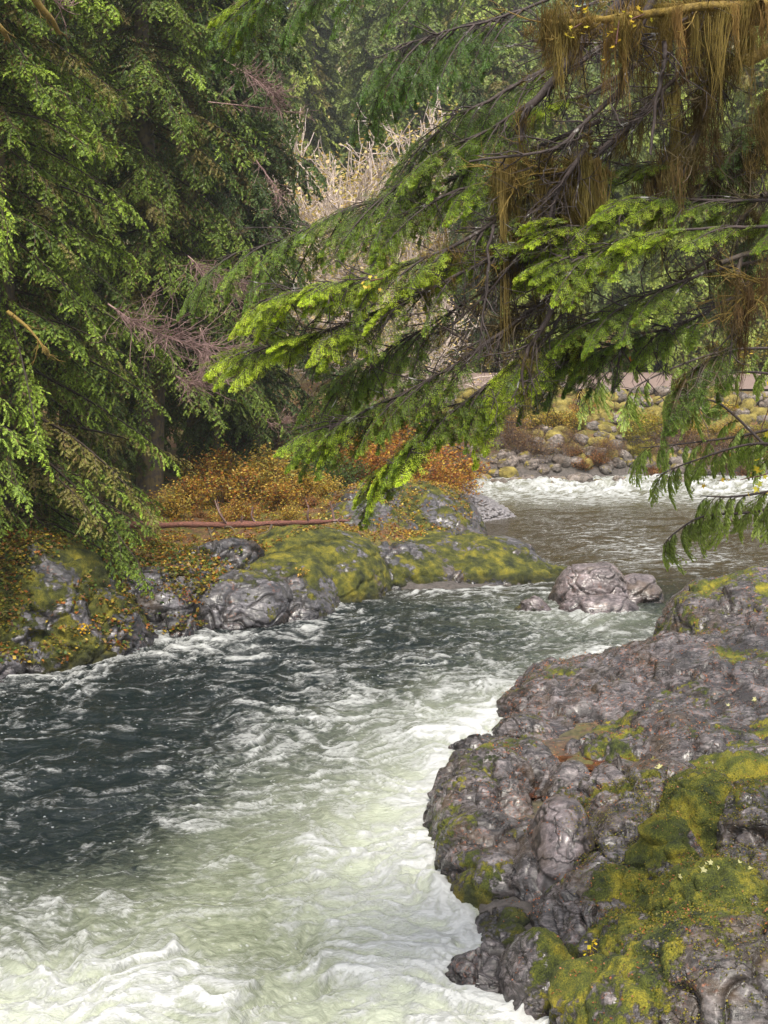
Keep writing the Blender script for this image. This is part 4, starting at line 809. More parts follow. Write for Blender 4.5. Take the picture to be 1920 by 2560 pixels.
def limb(pp, r0, r1, sprays=(), label=None, mat=M_limb, lich=0, L0=.25, lt=(0, 1), lcol=(.22, .145, .04), twigs=0, name='branch', lspread=.03, parent=None, tl=.35, lmat=None, sw=.0046):
    """pp: photo pixels + distance. sprays: (t0, t1, n, length, bright, options)"""
    par = parent or NH; po = np.array(par.location)
    pts = spline([P(*q) for q in pp], 30); pts = pts + np.cumsum(gn.normal(0, .004, pts.shape), 0)
    wb = MB(); rk = .62 if mat is M_limb and not label else .9; V, Q = tube(pts - po, np.linspace(r0 * rk, r1 * rk, 30), 8); wb.add(V, Q); fb = MB(); lb = MB()
    if par is NH and (pp[0][0] >= 1850 or pp[0][1] < -50):      # carry the limb on to the trunk
        a_ = pts[0]; rt = spline([np.array([6.15, 10.4, a_[2] + .7]), a_ * .45 + np.array([6.15, 10.4, a_[2] + .9]) * .55, a_, pts[3]], 16)[:12]; V, Q = tube(rt - po, np.linspace(r0 * 1.6, r0 * rk, 12), 8); wb.add(V, Q)
    tang = nrm(np.gradient(pts, axis=0))
    for t0, t1, n, L, br, opt in sprays:
        opt = dict(opt); sp_ = opt.pop('spread', .6); down = opt.pop('down', .15); bias = opt.pop('bias', (0, 0, 0))
        for i in range(n):
            t = (t0 + (t1 - t0) * (i + gn.rand() * .8) / max(n, 1)) * 29; j = int(min(t, 28)); o = pts[j] * (1 - (t - j)) + pts[j + 1] * (t - j)
            sgn = 1 if i % 2 else -1; s = np.cross(tang[j], [0, 0, 1.0]); s = nrm(s)
            d = nrm(tang[j] + s * sgn * sp_ * gn.uniform(.4, 1.2) + np.array([0, 0, gn.normal(-down, .2)]) + np.array(bias))
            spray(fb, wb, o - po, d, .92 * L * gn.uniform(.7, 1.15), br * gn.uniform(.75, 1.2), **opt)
    for i in range(twigs):      # bare side twigs
        t = gn.uniform(.05, 1) * 28; j = int(t); o = pts[j] - po; d = nrm(tang[j] + gn.normal(0, .7, 3) + np.array([0, 0, -.2])); l = tl * gn.uniform(.4, 1.3); q_ = [o]
        for _ in range(5): d = nrm(d + gn.normal(0, .22, 3)); q_.append(q_[-1] + d * l / 5)
        V, Q = tube(q_, np.linspace(.006, .0018, 6), 4); wb.add(V, Q)
        for _ in range(4):
            f = gn.randint(1, 5); e = nrm(d + gn.normal(0, .6, 3)); V, Q = tube([q_[f], q_[f] + e * l * .22, q_[f] + nrm(e + gn.normal(0, .3, 3)) * l * .45], [.003, .002, .001], 3); wb.add(V, Q)
    o = wb.build(name, mat, par); 
    if label: o['label'] = label
    if fb.n: fb.build('foliage', M_near, o, smooth=False)
    if lich:
        a, b = int(lt[0] * 29), int(lt[1] * 29) + 1; lichen(lb, pts[a:b] - po, lich, L0, lcol, spread=lspread); tag(lb.build('hanging_lichen', M_lichen, o, smooth=False), kind='stuff')
    return o
S = dict
# top centre: bluish hanging sprays
limb([(1500, -160, 9.5), (1250, -90, 9.3), (1000, -60, 9.2), (760, -40, 9.2), (640, 10, 9.3)], .03, .006, [(.25, 1, 15, .75, .35, S(blue=.5, down=.6, spread=.5, hang=.5)), (.85, 1, 4, .6, .8, S(down=.1, spread=.5))])
limb([(1550, -100, 9.0), (1300, 20, 8.9), (1120, 70, 8.8), (980, 110, 8.8)], .022, .005, [(.3, 1, 12, .7, .3, S(blue=.6, down=.7, spread=.5, hang=.6))], twigs=10)
limb([(1700, -100, 9.8), (1400, 40, 9.6), (1180, 60, 9.5), (1010, 130, 9.4), (960, 210, 9.4)], .02, .004, [(.45, 1, 7, .55, .35, S(blue=.6, down=.8, hang=.6))], twigs=14)
# upper middle fans
limb([(1650, -60, 9.6), (1440, 120, 9.5), (1250, 230, 9.4), (1120, 300, 9.3), (1040, 400, 9.3)], .035, .006, [(.3, 1, 17, .75, .5, S(blue=.3, down=.25, spread=.7))], twigs=16, lich=500, L0=.12, lt=(.0, .5))
limb([(1560, 60, 9.0), (1420, 180, 9.0), (1260, 300, 8.9), (1090, 390, 8.9), (930, 500, 8.9)], .03, .006, [(.35, 1, 18, .72, .55, S(blue=.15, down=.25, spread=.7))], twigs=18)
limb([(1600, 160, 9.1), (1480, 235, 9.1), (1395, 265, 9.1)], .03, .012, [(.7, 1, 4, .45, .7, S(down=0.0))], twigs=8, lich=350, L0=.14)
limb([(1500, 300, 9.2), (1330, 370, 9.2), (1180, 430, 9.2), (1050, 470, 9.3), (900, 520, 9.4), (760, 590, 9.5), (560, 650, 9.6)], .03, .004, [(.3, 1, 26, .7, .55, S(blue=.25, down=.3, spread=.6, hang=.3))], twigs=14)
limb([(1480, 330, 8.9), (1300, 420, 8.8), (1100, 500, 8.7), (960, 570, 8.7)], .025, .006, [(.3, 1, 12, .62, .7, S(down=.2, spread=.7))], twigs=22, lich=300, L0=.12)
# middle bright sprays
limb([(1560, 330, 8.8), (1430, 420, 8.7), (1280, 520, 8.6), (1130, 610, 8.5), (960, 680, 8.5), (800, 710, 8.5), (650, 745, 8.6)], .035, .004, [(.5, 1, 22, .52, .95, S(down=.15, spread=.7)), (.3, .8, 9, .5, .6, S(down=.5, dens=.6))], twigs=44, lich=300, L0=.12, lt=(.3, .8))
limb([(1420, 560, 8.6), (1250, 640, 8.5), (1080, 730, 8.5), (930, 800, 8.5), (760, 850, 8.6), (600, 882, 8.7)], .028, .003, [(.45, 1, 22, .50, .95, S(down=.18, spread=.7)), (.3, .7, 6, .5, .5, S(down=.4, dens=.6))], twigs=44, lich=300, L0=.12, lt=(.2, .7))
limb([(1400, 640, 8.9), (1230, 720, 8.9), (1060, 830, 8.9), (940, 900, 9.0), (860, 960, 9.1)], .02, .003, [(.35, 1, 18, .60, .6, S(blue=.3, down=.3, spread=.6, hang=.3))], twigs=26)
limb([(1380, 500, 8.7), (1240, 570, 8.7), (1150, 640, 8.7), (1050, 700, 8.7)], .012, .003, [(.5, 1, 10, .42, 1.1, S(down=.1))], twigs=18)
# lower sprays
limb([(1420, 700, 8.6), (1260, 820, 8.5), (1120, 920, 8.5), (1000, 990, 8.6), (830, 1070, 8.7)], .028, .003, [(.35, 1, 20, .62, .5, S(down=.25, spread=.55)), (.85, 1, 5, .5, .75, S(down=.1))], twigs=40, lich=200, L0=.1)
limb([(1330, 860, 8.5), (1230, 950, 8.5), (1140, 1030, 8.5), (1040, 1110, 8.5), (960, 1180, 8.6)], .022, .003, [(.2, 1, 18, .52, .55, S(down=.25, spread=.5)), (.7, 1, 9, .42, 1.2, S(down=.15))], twigs=22)
limb([(1420, 760, 8.6), (1360, 850, 8.5), (1290, 920, 8.5), (1220, 1020, 8.5)], .02, .004, [(.35, 1, 12, .42, 1.15, S(down=.35, spread=.6)), (.3, .9, 5, .45, .5, S(down=.4))], twigs=12)
# bare dark limbs and purple limbs with pale lichen spots
limb([(1700, -120, 8.2), (1600, 60, 8.2), (1560, 160, 8.2), (1530, 240, 8.2), (1440, 320, 8.2), (1370, 380, 8.2), (1160, 410, 8.4)], .03, .008, label='purplish limb with pale spots', twigs=30)
limb([(1660, 100, 8.0), (1652, 180, 8.0), (1630, 280, 8.0), (1622, 390, 8.0)], .017, .008, label='thin purplish limb hanging almost straight down', twigs=6)
limb([(1620, -60, 8.5), (1480, 80, 8.5), (1390, 200, 8.5), (1330, 280, 8.5), (1310, 350, 8.5)], .045, .02, label='thick dark limb with a pale broken edge', twigs=22, lich=400, L0=.14)
limb([(1850, -80, 8.4), (1700, 60, 8.4), (1560, 110, 8.4), (1450, 115, 8.5), (1350, 130, 8.6)], .02, .006, twigs=34, tl=.5)
limb([(1850, 60, 8.6), (1700, 190, 8.6), (1560, 330, 8.6), (1420, 460, 8.6), (1360, 520, 8.6)], .03, .01, twigs=55, tl=.5, lich=700, L0=.18)
limb([(1780, 150, 8.9), (1640, 280, 8.9), (1500, 400, 8.9), (1380, 500, 8.9), (1240, 640, 8.9)], .024, .008, twigs=60, tl=.5, lich=500, L0=.2)
limb([(1470, 360, 8.4), (1410, 460, 8.4), (1370, 560, 8.4), (1300, 640, 8.4), (1200, 760, 8.5), (1080, 850, 8.6)], .028, .006, twigs=50, tl=.4, lich=500, L0=.14)
limb([(1235, 560, 8.2), (1222, 650, 8.2), (1214, 750, 8.2), (1205, 900, 8.2)], .012, .005, label='thin dead stem hanging straight down with pale spots', twigs=8)
limb([(1400, 640, 8.3), (1395, 740, 8.3), (1360, 830, 8.3), (1318, 900, 8.3), (1318, 985, 8.3)], .028, .008, label='dark dead branch ending in a tuft of lichen', twigs=18, lich=350, L0=.10, lt=(.6, 1))
# golden lichen curtains
limb([(1960, 10, 8.1), (1800, 20, 8.1), (1600, 40, 8.1), (1450, 62, 8.1), (1370, 66, 8.1)], .035, .02, label='limb wrapped in golden moss with a curtain of lichen', mat=M_mosslimb, lich=5200, L0=.20, lspread=.05, lcol=(.27, .165, .045), twigs=20)
limb([(1980, -60, 8.6), (1780, -10, 8.6), (1600, 20, 8.6)], .03, .02, mat=M_mosslimb, lich=4200, L0=.34, lspread=.08, lcol=(.20, .12, .035), twigs=20)
limb([(1500, 400, 8.5), (1420, 425, 8.5), (1330, 430, 8.5), (1240, 440, 8.6)], .03, .012, mat=M_mosslimb, lich=3600, L0=.36, lspread=.05, lcol=(.24, .155, .045), twigs=30)
limb([(1445, 380, 8.7), (1435, 480, 8.7), (1425, 580, 8.7), (1400, 700, 8.7)], .055, .03, label='thick lichen wrapped dead limb hanging straight down', mat=M_bark, lich=4500, L0=.22, lspread=.06, lcol=(.15, .10, .032), twigs=12)
limb([(1400, 620, 8.6), (1300, 640, 8.6), (1210, 650, 8.6)], .016, .006, mat=M_mosslimb, lich=1500, L0=.2, lspread=.06, lcol=(.17, .105, .035), twigs=50)
limb([(1380, 740, 8.6), (1300, 780, 8.6), (1230, 800, 8.6)], .012, .006, mat=M_bark, lich=1000, L0=.12, lspread=.05, lcol=(.15, .10, .035), twigs=30)
limb([(1790, 120, 8.4), (1780, 220, 8.4), (1740, 330, 8.4), (1700, 430, 8.4)], .035, .014, mat=M_bark, lich=2600, L0=.2, lspread=.045, lcol=(.16, .10, .035), twigs=24)
limb([(1700, 300, 8.8), (1660, 400, 8.8), (1620, 500, 8.8)], .02, .01, mat=M_bark, lich=1500, L0=.22, lspread=.05, lcol=(.24, .15, .05), twigs=16)
limb([(1860, 30, 8.2), (1850, 100, 8.2), (1842, 160, 8.2)], .008, .004, mat=M_mosslimb, lich=700, L0=.12, lspread=.018, lcol=(.30, .18, .05))
limb([(2050, 60, 9.4), (1920, 130, 9.3), (1820, 180, 9.2), (1770, 200, 9.2)], .055, .035, label='thick limb coated in bright golden moss', mat=M_mosslimb, lich=1300, L0=.16, lspread=.04, lcol=(.25, .18, .04))
limb([(2020, 200, 8.2), (1915, 240, 8.2), (1910, 330, 8.2), (1908, 400, 8.2)], .02, .015, mat=M_mosslimb, lich=1800, L0=.2, lspread=.03, lcol=(.24, .15, .045))
limb([(2020, 290, 8.9), (1900, 320, 8.9), (1800, 420, 8.9), (1640, 520, 8.9)], .035, .012, mat=M_bark, lich=2600, L0=.3, lt=(.15, .7), lspread=.06, lcol=(.10, .068, .028), twigs=30, sprays=[(.2, .6, 5, .6, .2, S(blue=.6, down=.1))])
limb([(1950, 480, 8.8), (1880, 520, 8.8), (1800, 640, 8.8), (1700, 700, 8.8)], .02, .008, mat=M_bark, lich=900, L0=.16, lspread=.05, lcol=(.13, .09, .03), twigs=40)
# right middle bright sprays, pointing left
limb([(2000, 500, 8.6), (1800, 500, 8.5), (1620, 500, 8.5), (1480, 560, 8.5), (1420, 570, 8.5)], .02, .004, [(.35, 1, 17, .55, .75, S(down=.12, spread=.7)), (0, .5, 6, .5, .5, S(down=.2))], twigs=16)
limb([(2000, 560, 8.4), (1800, 570, 8.3), (1620, 590, 8.3), (1480, 640, 8.3), (1390, 650, 8.3)], .02, .004, [(.35, 1, 18, .52, .8, S(down=.15, spread=.7)), (0, .5, 6, .5, .55, S(down=.2))], twigs=16)
limb([(2000, 430, 8.9), (1800, 420, 8.9), (1620, 410, 8.9), (1450, 440, 8.9)], .02, .004, [(.3, 1, 11, .5, .6, S(down=.15, spread=.7))], twigs=20)
limb([(1950, 640, 8.6), (1760, 680, 8.6), (1600, 740, 8.5), (1480, 800, 8.5), (1420, 830, 8.6)], .022, .004, [(.3, 1, 17, .58, .6, S(down=.2, spread=.65))], twigs=22, lich=300, L0=.14)
limb([(1900, 700, 8.8), (1750, 790, 8.8), (1600, 850, 8.8), (1440, 890, 8.8)], .022, .004, [(.3, 1, 13, .48, .5, S(blue=.2, down=.3, spread=.65, hang=.3))], twigs=40, tl=.45)
limb([(1850, 640, 8.4), (1830, 760, 8.4), (1810, 860, 8.4), (1720, 920, 8.4), (1680, 985, 8.4)], .018, .005, [(.4, 1, 10, .42, .35, S(blue=.2, down=.5))], mat=M_bark, lich=900, L0=.07, lt=(.5, 1), twigs=24)
limb([(2050, 480, 9.0), (1950, 560, 9.0), (1850, 680, 9.0)], .02, .004, [(.2, 1, 9, .6, .15, S(blue=.7, down=.2))], twigs=8)
limb([(1960, 660, 8.3), (1900, 720, 8.3), (1840, 760, 8.3)], .01, .006, mat=M_mosslimb, lich=1400, L0=.22, lspread=.12, lcol=(.22, .13, .05), twigs=22)
limb([(1700, 780, 9.1), (1560, 860, 9.1), (1420, 910, 9.1), (1350, 930, 9.1)], .012, .003, [(.1, 1, 9, .42, .4, S(blue=.5, down=.5, hang=.5))], twigs=20)

# yellow maple leaves caught in the branches
def maple_leaf(mb, o, s, d, nn_, col):
    """five-lobed leaf, slightly cupped"""
    a = nrm(np.asarray(d, float)); b = nrm(np.cross(nn_, a)); c = np.cross(a, b)
    an = np.radians([-150, -115, -95, -62, -42, -18, 0, 18, 42, 62, 95, 115, 150]); r_ = np.array([.35, .62, .42, .95, .55, .62, 1.15, .62, .55, .95, .42, .62, .35])
    ring = o + s * ((r_ * np.cos(an))[:, None] * a + (r_ * np.sin(an))[:, None] * b + (.16 * r_ ** 2)[:, None] * c); V = np.vstack([[o], ring]); T = [(0, i, i + 1) for i in range(1, 13)]
    mb.add(V, None, np.array(T), col=col)
def leaf_twig(name, pp, n, s_, cols, label, cat='leaves', spread=.05, up=(0, -.5, .8), parent=None, stem=True, mat_=None):
    pts = np.array([P(*q) for q in pp]) if len(pp[0]) == 3 else np.array(pp); t = thing(name, label, cat, tuple(pts[0])); o = pts[0]; q = spline(pts, 12) - o
    if stem: mb = MB(); V, Q = tube(q, np.linspace(.006, .003, 12), 4); mb.add(V, Q); mb.build('stem', M_twig, t)
    for i in range(n):
        mb = MB(); p_ = q[gn.randint(12)] + gn.normal(0, spread, 3); maple_leaf(mb, p_, .75 * s_ * gn.uniform(.7, 1.3), gn.normal(0, 1, 3) + np.array([0, 0, -.6]), nrm(np.array(up) + gn.normal(0, .45, 3)), np.array(cols[gn.randint(len(cols))]) * gn.uniform(.8, 1.2)); mb.build('leaf', mat_ or M_autumn, t)
    return t
YL = [(.62, .48, .04), (.55, .50, .05), (.5, .34, .03)]
leaf_twig('maple_leaves', [(1425, 75, 8.0), (1455, 58, 8.0)], 12, .028, YL, 'yellow leaves caught on the lichen limb at top, left of the others')
leaf_twig('maple_leaves', [(1540, 110, 8.0), (1548, 50, 8.0)], 9, .024, YL, 'narrow vertical cluster of yellow leaves in the golden lichen curtain')
leaf_twig('maple_leaves', [(1575, 50, 8.0), (1610, 35, 8.0)], 12, .03, YL, 'largest yellow leaf cluster on the lichen limb at top')
leaf_twig('maple_leaves', [(925, 702, 8.3), (960, 695, 8.3)], 8, .024, [(.72, .55, .08), (.7, .45, .08)], 'pale yellow leaves resting on the bright spray at centre')
leaf_twig('maple_twig', [(2000, 900, 9.0), (1940, 980, 9.0), (1900, 1080, 9.0)], 22, .045, YL, 'yellow maple leaves hanging at the right edge level with the road', spread=.09)
leaf_twig('maple_twig', [(2020, 1130, 9.4), (1930, 1180, 9.4), (1850, 1200, 9.4)], 26, .045, YL + [(.4, .42, .06)], 'yellow green maple leaves at the right edge above the cedar sprays', spread=.1)
# droplets are left out; a red leaf or two show where they hang
leaf_twig('maple_leaves', [(1575, 893, 8.8), (1585, 890, 8.8)], 3, .03, [(.6, .2, .03)], 'small orange leaf cluster hanging under the right middle branches', stem=False, spread=.015)

# ------------------------------------------------------------------ cedar at the right: drooping flat fans
CT = thing('cedar_tree', 'near cedar whose limp green fans hang over the river at right', 'tree', (6.4, 13.2, gz(6.4, 13.2))); co = np.array(CT.location)
mb = MB(); V, Q = tube(np.stack([0 * zz, 0 * zz, zz], 1), .35 * (1 - zz / 23), 12); mb.add(V, Q); mb.build('trunk', M_bark, CT)
def cedar_limb(pp, n, L, bright, parent=CT, r=.015, lit=(.46, .56, .13), dk=(.15, .23, .06), ll=.042, w=.010):
    po = np.array(parent.location); pts = spline([P(*q) for q in pp], 24); wb = MB(); V, Q = tube(pts - po, np.linspace(r, .004, 24), 6); wb.add(V, Q); fb = MB(); tang = nrm(np.gradient(pts, axis=0))
    for i in range(n):
        t = (i + gn.rand()) / n * 22; j = int(t); o = pts[j] - po; s = nrm(np.cross(tang[j], [0, 0, 1.0])) * (1 if i % 2 else -1)
        d = nrm(tang[j] * .7 + s * gn.uniform(.1, .7) + np.array([0, 0, -gn.uniform(.3, .9)]))
        B, E, tt, sh, ax = bough(gn, .85 * L * gn.uniform(.6, 1.2), 16, 8, sl=.40, ll=ll, rise=.25, droop=.9, sdroop=.9, hang=.9, t0=.1, ang=48)
        M_ = frame_rot(d, gn.normal(0, .5)); B = B @ M_ + o; E = E @ M_; E[:, 2] -= .6 * np.linalg.norm(E, axis=1); E *= .85; V, Q = leaflets(gn, B, E, w, .5)
        c = mixcol(dk, lit, np.clip(bright * (.35 + .7 * tt) + gn.normal(0, .12, len(B)), 0, 1)) * gn.uniform(.8, 1.15); fb.add(V, Q, col=np.repeat(c, 4, 0)); ribbons(fb, sh @ M_ + o, .003, (.10, .12, .03)); ribbons(fb, (ax @ M_ + o)[None], .004, (.10, .08, .03))
    o = wb.build('branch', M_limb, parent); fb.build('foliage', M_near, o, smooth=False)
cedar_limb([(2020, 1120, 10.5), (1880, 1110, 10.5), (1740, 1150, 10.5), (1640, 1190, 10.5)], 15, .34, .75)
cedar_limb([(2020, 1050, 10.8), (1850, 1090, 10.8), (1700, 1110, 10.8), (1600, 1120, 10.8)], 13, .34, .6)
cedar_limb([(2040, 1250, 10.3), (1880, 1280, 10.3), (1760, 1290, 10.3), (1690, 1330, 10.3), (1660, 1360, 10.3)], 17, .33, .9)
cedar_limb([(2020, 1210, 10.3), (1850, 1240, 10.3), (1750, 1240, 10.3)], 12, .32, .9)
cedar_limb([(1950, 1150, 10.6), (1800, 1010, 10.8), (1720, 1010, 10.8)], 10, .34, .7)
cedar_limb([(2050, 960, 11.5), (1880, 930, 11.5), (1740, 950, 11.5), (1640, 1000, 11.5)], 13, .36, .75)
cedar_limb([(2000, 870, 12.5), (1800, 880, 12.5), (1600, 960, 12.5), (1560, 1020, 12.5)], 12, .42, .7)
cedar_limb([(1760, 800, 12.5), (1560, 900, 12.5), (1470, 980, 12.5)], 10, .42, .7)

# ------------------------------------------------------------------ dead twigs, mossy limbs of the left trees
def dead_branch(parent, pp, n, l, mat, r=.02, label=None, name='dead_branch', curl=.4, bias=(0, 0, 0)):
    """a spray of fine bare twigs on the left trees"""
    po = np.array(parent.location); s_ = parent.scale[0]; a = -parent.rotation_euler[2]; Rm = np.array([[math.cos(a), -math.sin(a), 0], [math.sin(a), math.cos(a), 0], [0, 0, 1]])
    pts = spline([P(*q) for q in pp], 16); mb = MB(); V, Q = tube(pts, np.linspace(r, r * .3, 16), 5); mb.add(V, Q); tg = nrm(np.gradient(pts, axis=0))
    for i in range(n):
        j = gn.randint(1, 15); d = nrm(tg[j] + gn.normal(0, .45, 3) + np.array(bias)); q = [pts[j]]; L = l * gn.uniform(.3, 1)
        for _ in range(5): d = nrm(d + gn.normal(0, .18, 3) + np.array([0, 0, curl * .1])); q.append(q[-1] + d * L / 5)
        V, Q = tube(q, np.linspace(r * .35, .004, 6), 3); mb.add(V, Q)
        for _ in range(3): f = gn.randint(1, 5); e = nrm(d + gn.normal(0, .5, 3)); V, Q = tube([q[f], q[f] + e * L * .35], [.006, .003], 3); mb.add(V, Q)
    for q in range(len(mb.V)): mb.V[q] = ((mb.V[q] - po) @ Rm.T) / s_
    o = mb.build(name, mat, parent); 
    if label: o['label'] = label
dead_branch(T1, [(270, 760, 24.6), (360, 820, 24.3), (450, 850, 24.2), (580, 875, 24.2)], 120, 1.1, M_deadtwig, .02, 'pinkish bare branch sweeping right and curling upward')
dead_branch(T2, [(440, 940, 30.5), (480, 960, 30.3), (560, 950, 30.2)], 60, .8, M_deadtwig, .018, 'small pinkish bare twig spray')
dead_branch(T2, [(560, 150, 31.5), (640, 200, 31.0), (690, 240, 31.0)], 90, .8, M_deadtwig, .02, 'greyish pink dead spray near the top')
dead_branch(T2, [(520, 255, 31.6), (660, 270, 31.2), (760, 285, 31.0)], 40, .5, M_deadtwig, .016, 'thin bare white branch')
dead_branch(T2, [(640, 400, 31.6), (690, 470, 31.2), (700, 500, 31.2)], 40, .6, M_deadtwig, .014)
dead_branch(T2, [(470, 640, 31.6), (540, 700, 31.2), (640, 720, 31.2)], 120, 1.0, M_deadtwig, .018, 'tangle of dead reddish twigs', curl=-.6)
dead_branch(T2, [(500, 820, 31.6), (520, 900, 31.2), (470, 960, 31.2)], 50, .8, M_deadtwig, .018, curl=-.6)
dead_branch(T3, [(640, 1030, 39), (680, 1060, 39), (720, 1050, 39)], 40, .7, M_deadtwig, .016)
dead_branch(T0, [(60, -60, 18), (95, 10, 18.2), (130, 50, 18.4), (150, 85, 18.6)], 5, .3, M_mosslimb, .07, 'bare limb thick with golden moss', 'mossy_limb')
dead_branch(T0, [(-60, 20, 18), (0, 70, 18.2), (25, 105, 18.4)], 4, .3, M_mosslimb, .07, 'short golden mossy limb at the very edge', 'mossy_limb')
dead_branch(T0, [(20, 780, 18.9), (70, 820, 18.7), (120, 880, 18.6)], 8, .4, M_mosslimb, .035, 'forked mossy dead limb lower down', 'mossy_limb')
dead_branch(T0, [(110, -20, 18.3), (160, 20, 18.5)], 10, .5, M_deadtwig, .02)
# ------------------------------------------------------------------ small plants and litter on the banks
ge = np.random.RandomState(31)
bpy.context.view_layer.update()
dg = bpy.context.evaluated_depsgraph_get()
def drop(x, y, zt=6.0):
    """height of the bank surface (rock or ground) under a point"""
    hit, loc, nrm_, idx, ob, mt = bpy.context.scene.ray_cast(dg, (x, y, zt), (0, 0, -1))
    return (loc.z, ob.name, nrm_) if hit else (0.0, '', Vector((0, 0, 1)))
from mathutils.bvhtree import BVHTree
surf = []
for ob in list(bpy.context.scene.objects):
    if ob.type == 'MESH' and (ob.name.startswith(('rock_', 'mossy_', 'rounded_', 'smooth_', 'front_', 'small_b', 'speckled', 'grey_b', 'dark_rock')) or ob.name == 'ground'):
        n = len(ob.data.vertices); co = np.empty(n * 3, np.float32); ob.data.vertices.foreach_get('co', co); co = co.reshape(-1, 3) + np.array(ob.location)
        m_ = len(ob.data.polygons); vi = np.empty(len(ob.data.loops), np.int32); ob.data.loops.foreach_get('vertex_index', vi)
        surf.append((BVHTree.FromPolygons([tuple(c) for c in co.tolist()], [tuple(q) for q in vi.reshape(-1, 4).tolist()]), ob.name))
def down(x, y):
    best = -9; nn_ = Vector((0, 0, 1)); nm = ''
    for t, name in surf:
        h = t.ray_cast(Vector((x, y, 8.0)), Vector((0, 0, -1)))
        if h[0] is not None and h[0].z > best: best, nn_, nm = h[0].z, h[1], name
    return best, nn_, nm
def cover(name, label, x0, x1, y0, y1, n, size, cols, test, mat=M_autumn, lift=.03, clump=.7, group=None, rep=5):
    V_ = []; mb = MB(); k_ = 0; pts = []
    tries = ge.uniform(0, 1, (n * 2, 2))
    for a, b in tries:
        x = x0 + a * (x1 - x0); y = y0 + b * (y1 - y0)
        if test is not None and not test(x, y): continue
        if clump and float(perlin(np.array([[x * .9, y * .9, 5.0]]))[0]) < ge.uniform(-.6, .6) * clump: continue
        z, nn_, nm = down(x, y)
        if z < .12: continue
        pts.append((x, y, z))
    pts = np.array(pts); p = np.repeat(pts, rep, 0) + ge.normal(0, .05, (len(pts) * rep, 3)) * np.array([1, 1, .4]) + np.array([0, 0, lift])
    V, Q, c = leaf_cloud(ge, p, len(p), size, cols, .01); mb.add(V, Q, col=c); o = mb.build(name, mat, smooth=False); return tag(o, label, 'plants', group, 'stuff')
cover('ground_cover', 'brown, olive and yellow low plants on the mossy left bank', -11, -2.6, 22.5, 31.5, 9000, .085, OLV + BRN + GRN + YEL[:1] + ORG[:2] + [(.16, .15, .03)] * 4, lambda x, y: x < -4.7 + (y - 24) * .25, lift=.06)
cover('leaf_litter', 'orange and yellow leaf litter on the slope around the fallen log', -6, 2.5, 29, 44, 8000, .07, ORG + YEL + BRN + OLV, lambda x, y: y > 29.8 + 1.1 * max(x + 4, 0))
cover('needle_litter', 'red orange fallen needles scattered over the right bank rocks', 1.2, 8, 9.3, 26, 4500, .022, [(.38, .13, .05), (.30, .09, .04), (.45, .2, .1)], None, lift=.006, clump=1.6)
cover('moss_tufts', 'short moss tufts on the rocks at the lower right', 2.0, 5, 8.8, 15.5, 4500, .02, [(.20, .18, .02), (.14, .15, .02), (.27, .21, .03), (.07, .09, .015)], None, lift=.012, clump=1.2, rep=14)
# single small plants one can point at
def plant(name, x, y, n, s, cols, label, h=.25, cat='plant', spread=.10, z=None):
    if z is None: z = down(x, y)[0]
    t = thing(name, label, cat, (x, y, z)); mb = MB()
    for _ in range(5): d = np.array([ge.normal(0, spread), ge.normal(0, spread), h * ge.uniform(.6, 1)]); V, Q = tube([(0, 0, 0), d * .6, d], [.005, .004, .002], 4); mb.add(V, Q)
    mb.build('stem', M_stem, t); lf = MB(); p = np.stack([ge.normal(0, spread, n), ge.normal(0, spread, n), ge.uniform(.2, 1.1, n) * h], 1); V, Q, c = leaf_cloud(ge, p, n, s, cols, .01); lf.add(V, Q, col=c); lf.build('foliage', M_autumn, t, smooth=False)
def pxy(px, py, z): w_ = W(px, py, z); return w_[0], w_[1]
x, y = pxy(115, 1580, .9); plant('fern', x, y, 170, .09, [(.75, .62, .04), (.6, .55, .05)], 'bright yellow fern patch on the mossy bank at the left edge', .35, spread=.16)
x, y = pxy(95, 1550, 1.1); plant('fern', x, y, 110, .08, [(.6, .58, .05), (.45, .48, .05)], 'yellow green fern directly above the bright yellow one at left', .3, spread=.14)
x, y = pxy(205, 1580, .6); plant('fern', x, y, 50, .07, [(.7, .42, .04), (.75, .5, .05)], 'small orange yellow plant at the left waterline', .2, spread=.08)
x, y = pxy(472, 1505, .6); plant('small_plant', x, y - .3, 40, .05, [(.45, .16, .08), (.5, .2, .12)], 'reddish wilted plant in the crack of the left bank rocks', .3, spread=.05)
x, y = pxy(755, 1470, .5); plant('small_plant', x, y, 60, .05, [(.6, .36, .08), (.5, .3, .06)], 'tiny orange plant on the tip of the banded left rock', .22, spread=.09)
x, y = pxy(1475, 2385, .65); plant('small_plant', x, y, 16, .05, [(.75, .6, .03), (.7, .5, .03)], 'tiny bright yellow plant between the front rocks', .14, spread=.025)
x, y = pxy(1440, 1885, .6); plant('small_plant', x, y, 60, .035, [(.14, .34, .05), (.18, .4, .06)], 'small fresh green plant in a crevice of the flat slab', .10, spread=.09)
x, y = pxy(1345, 1325, .6); plant('small_plant', x, y, 30, .05, [(.5, .12, .04), (.4, .12, .05)], 'thin red plant at the tip of the long mossy slab', .35, spread=.12)
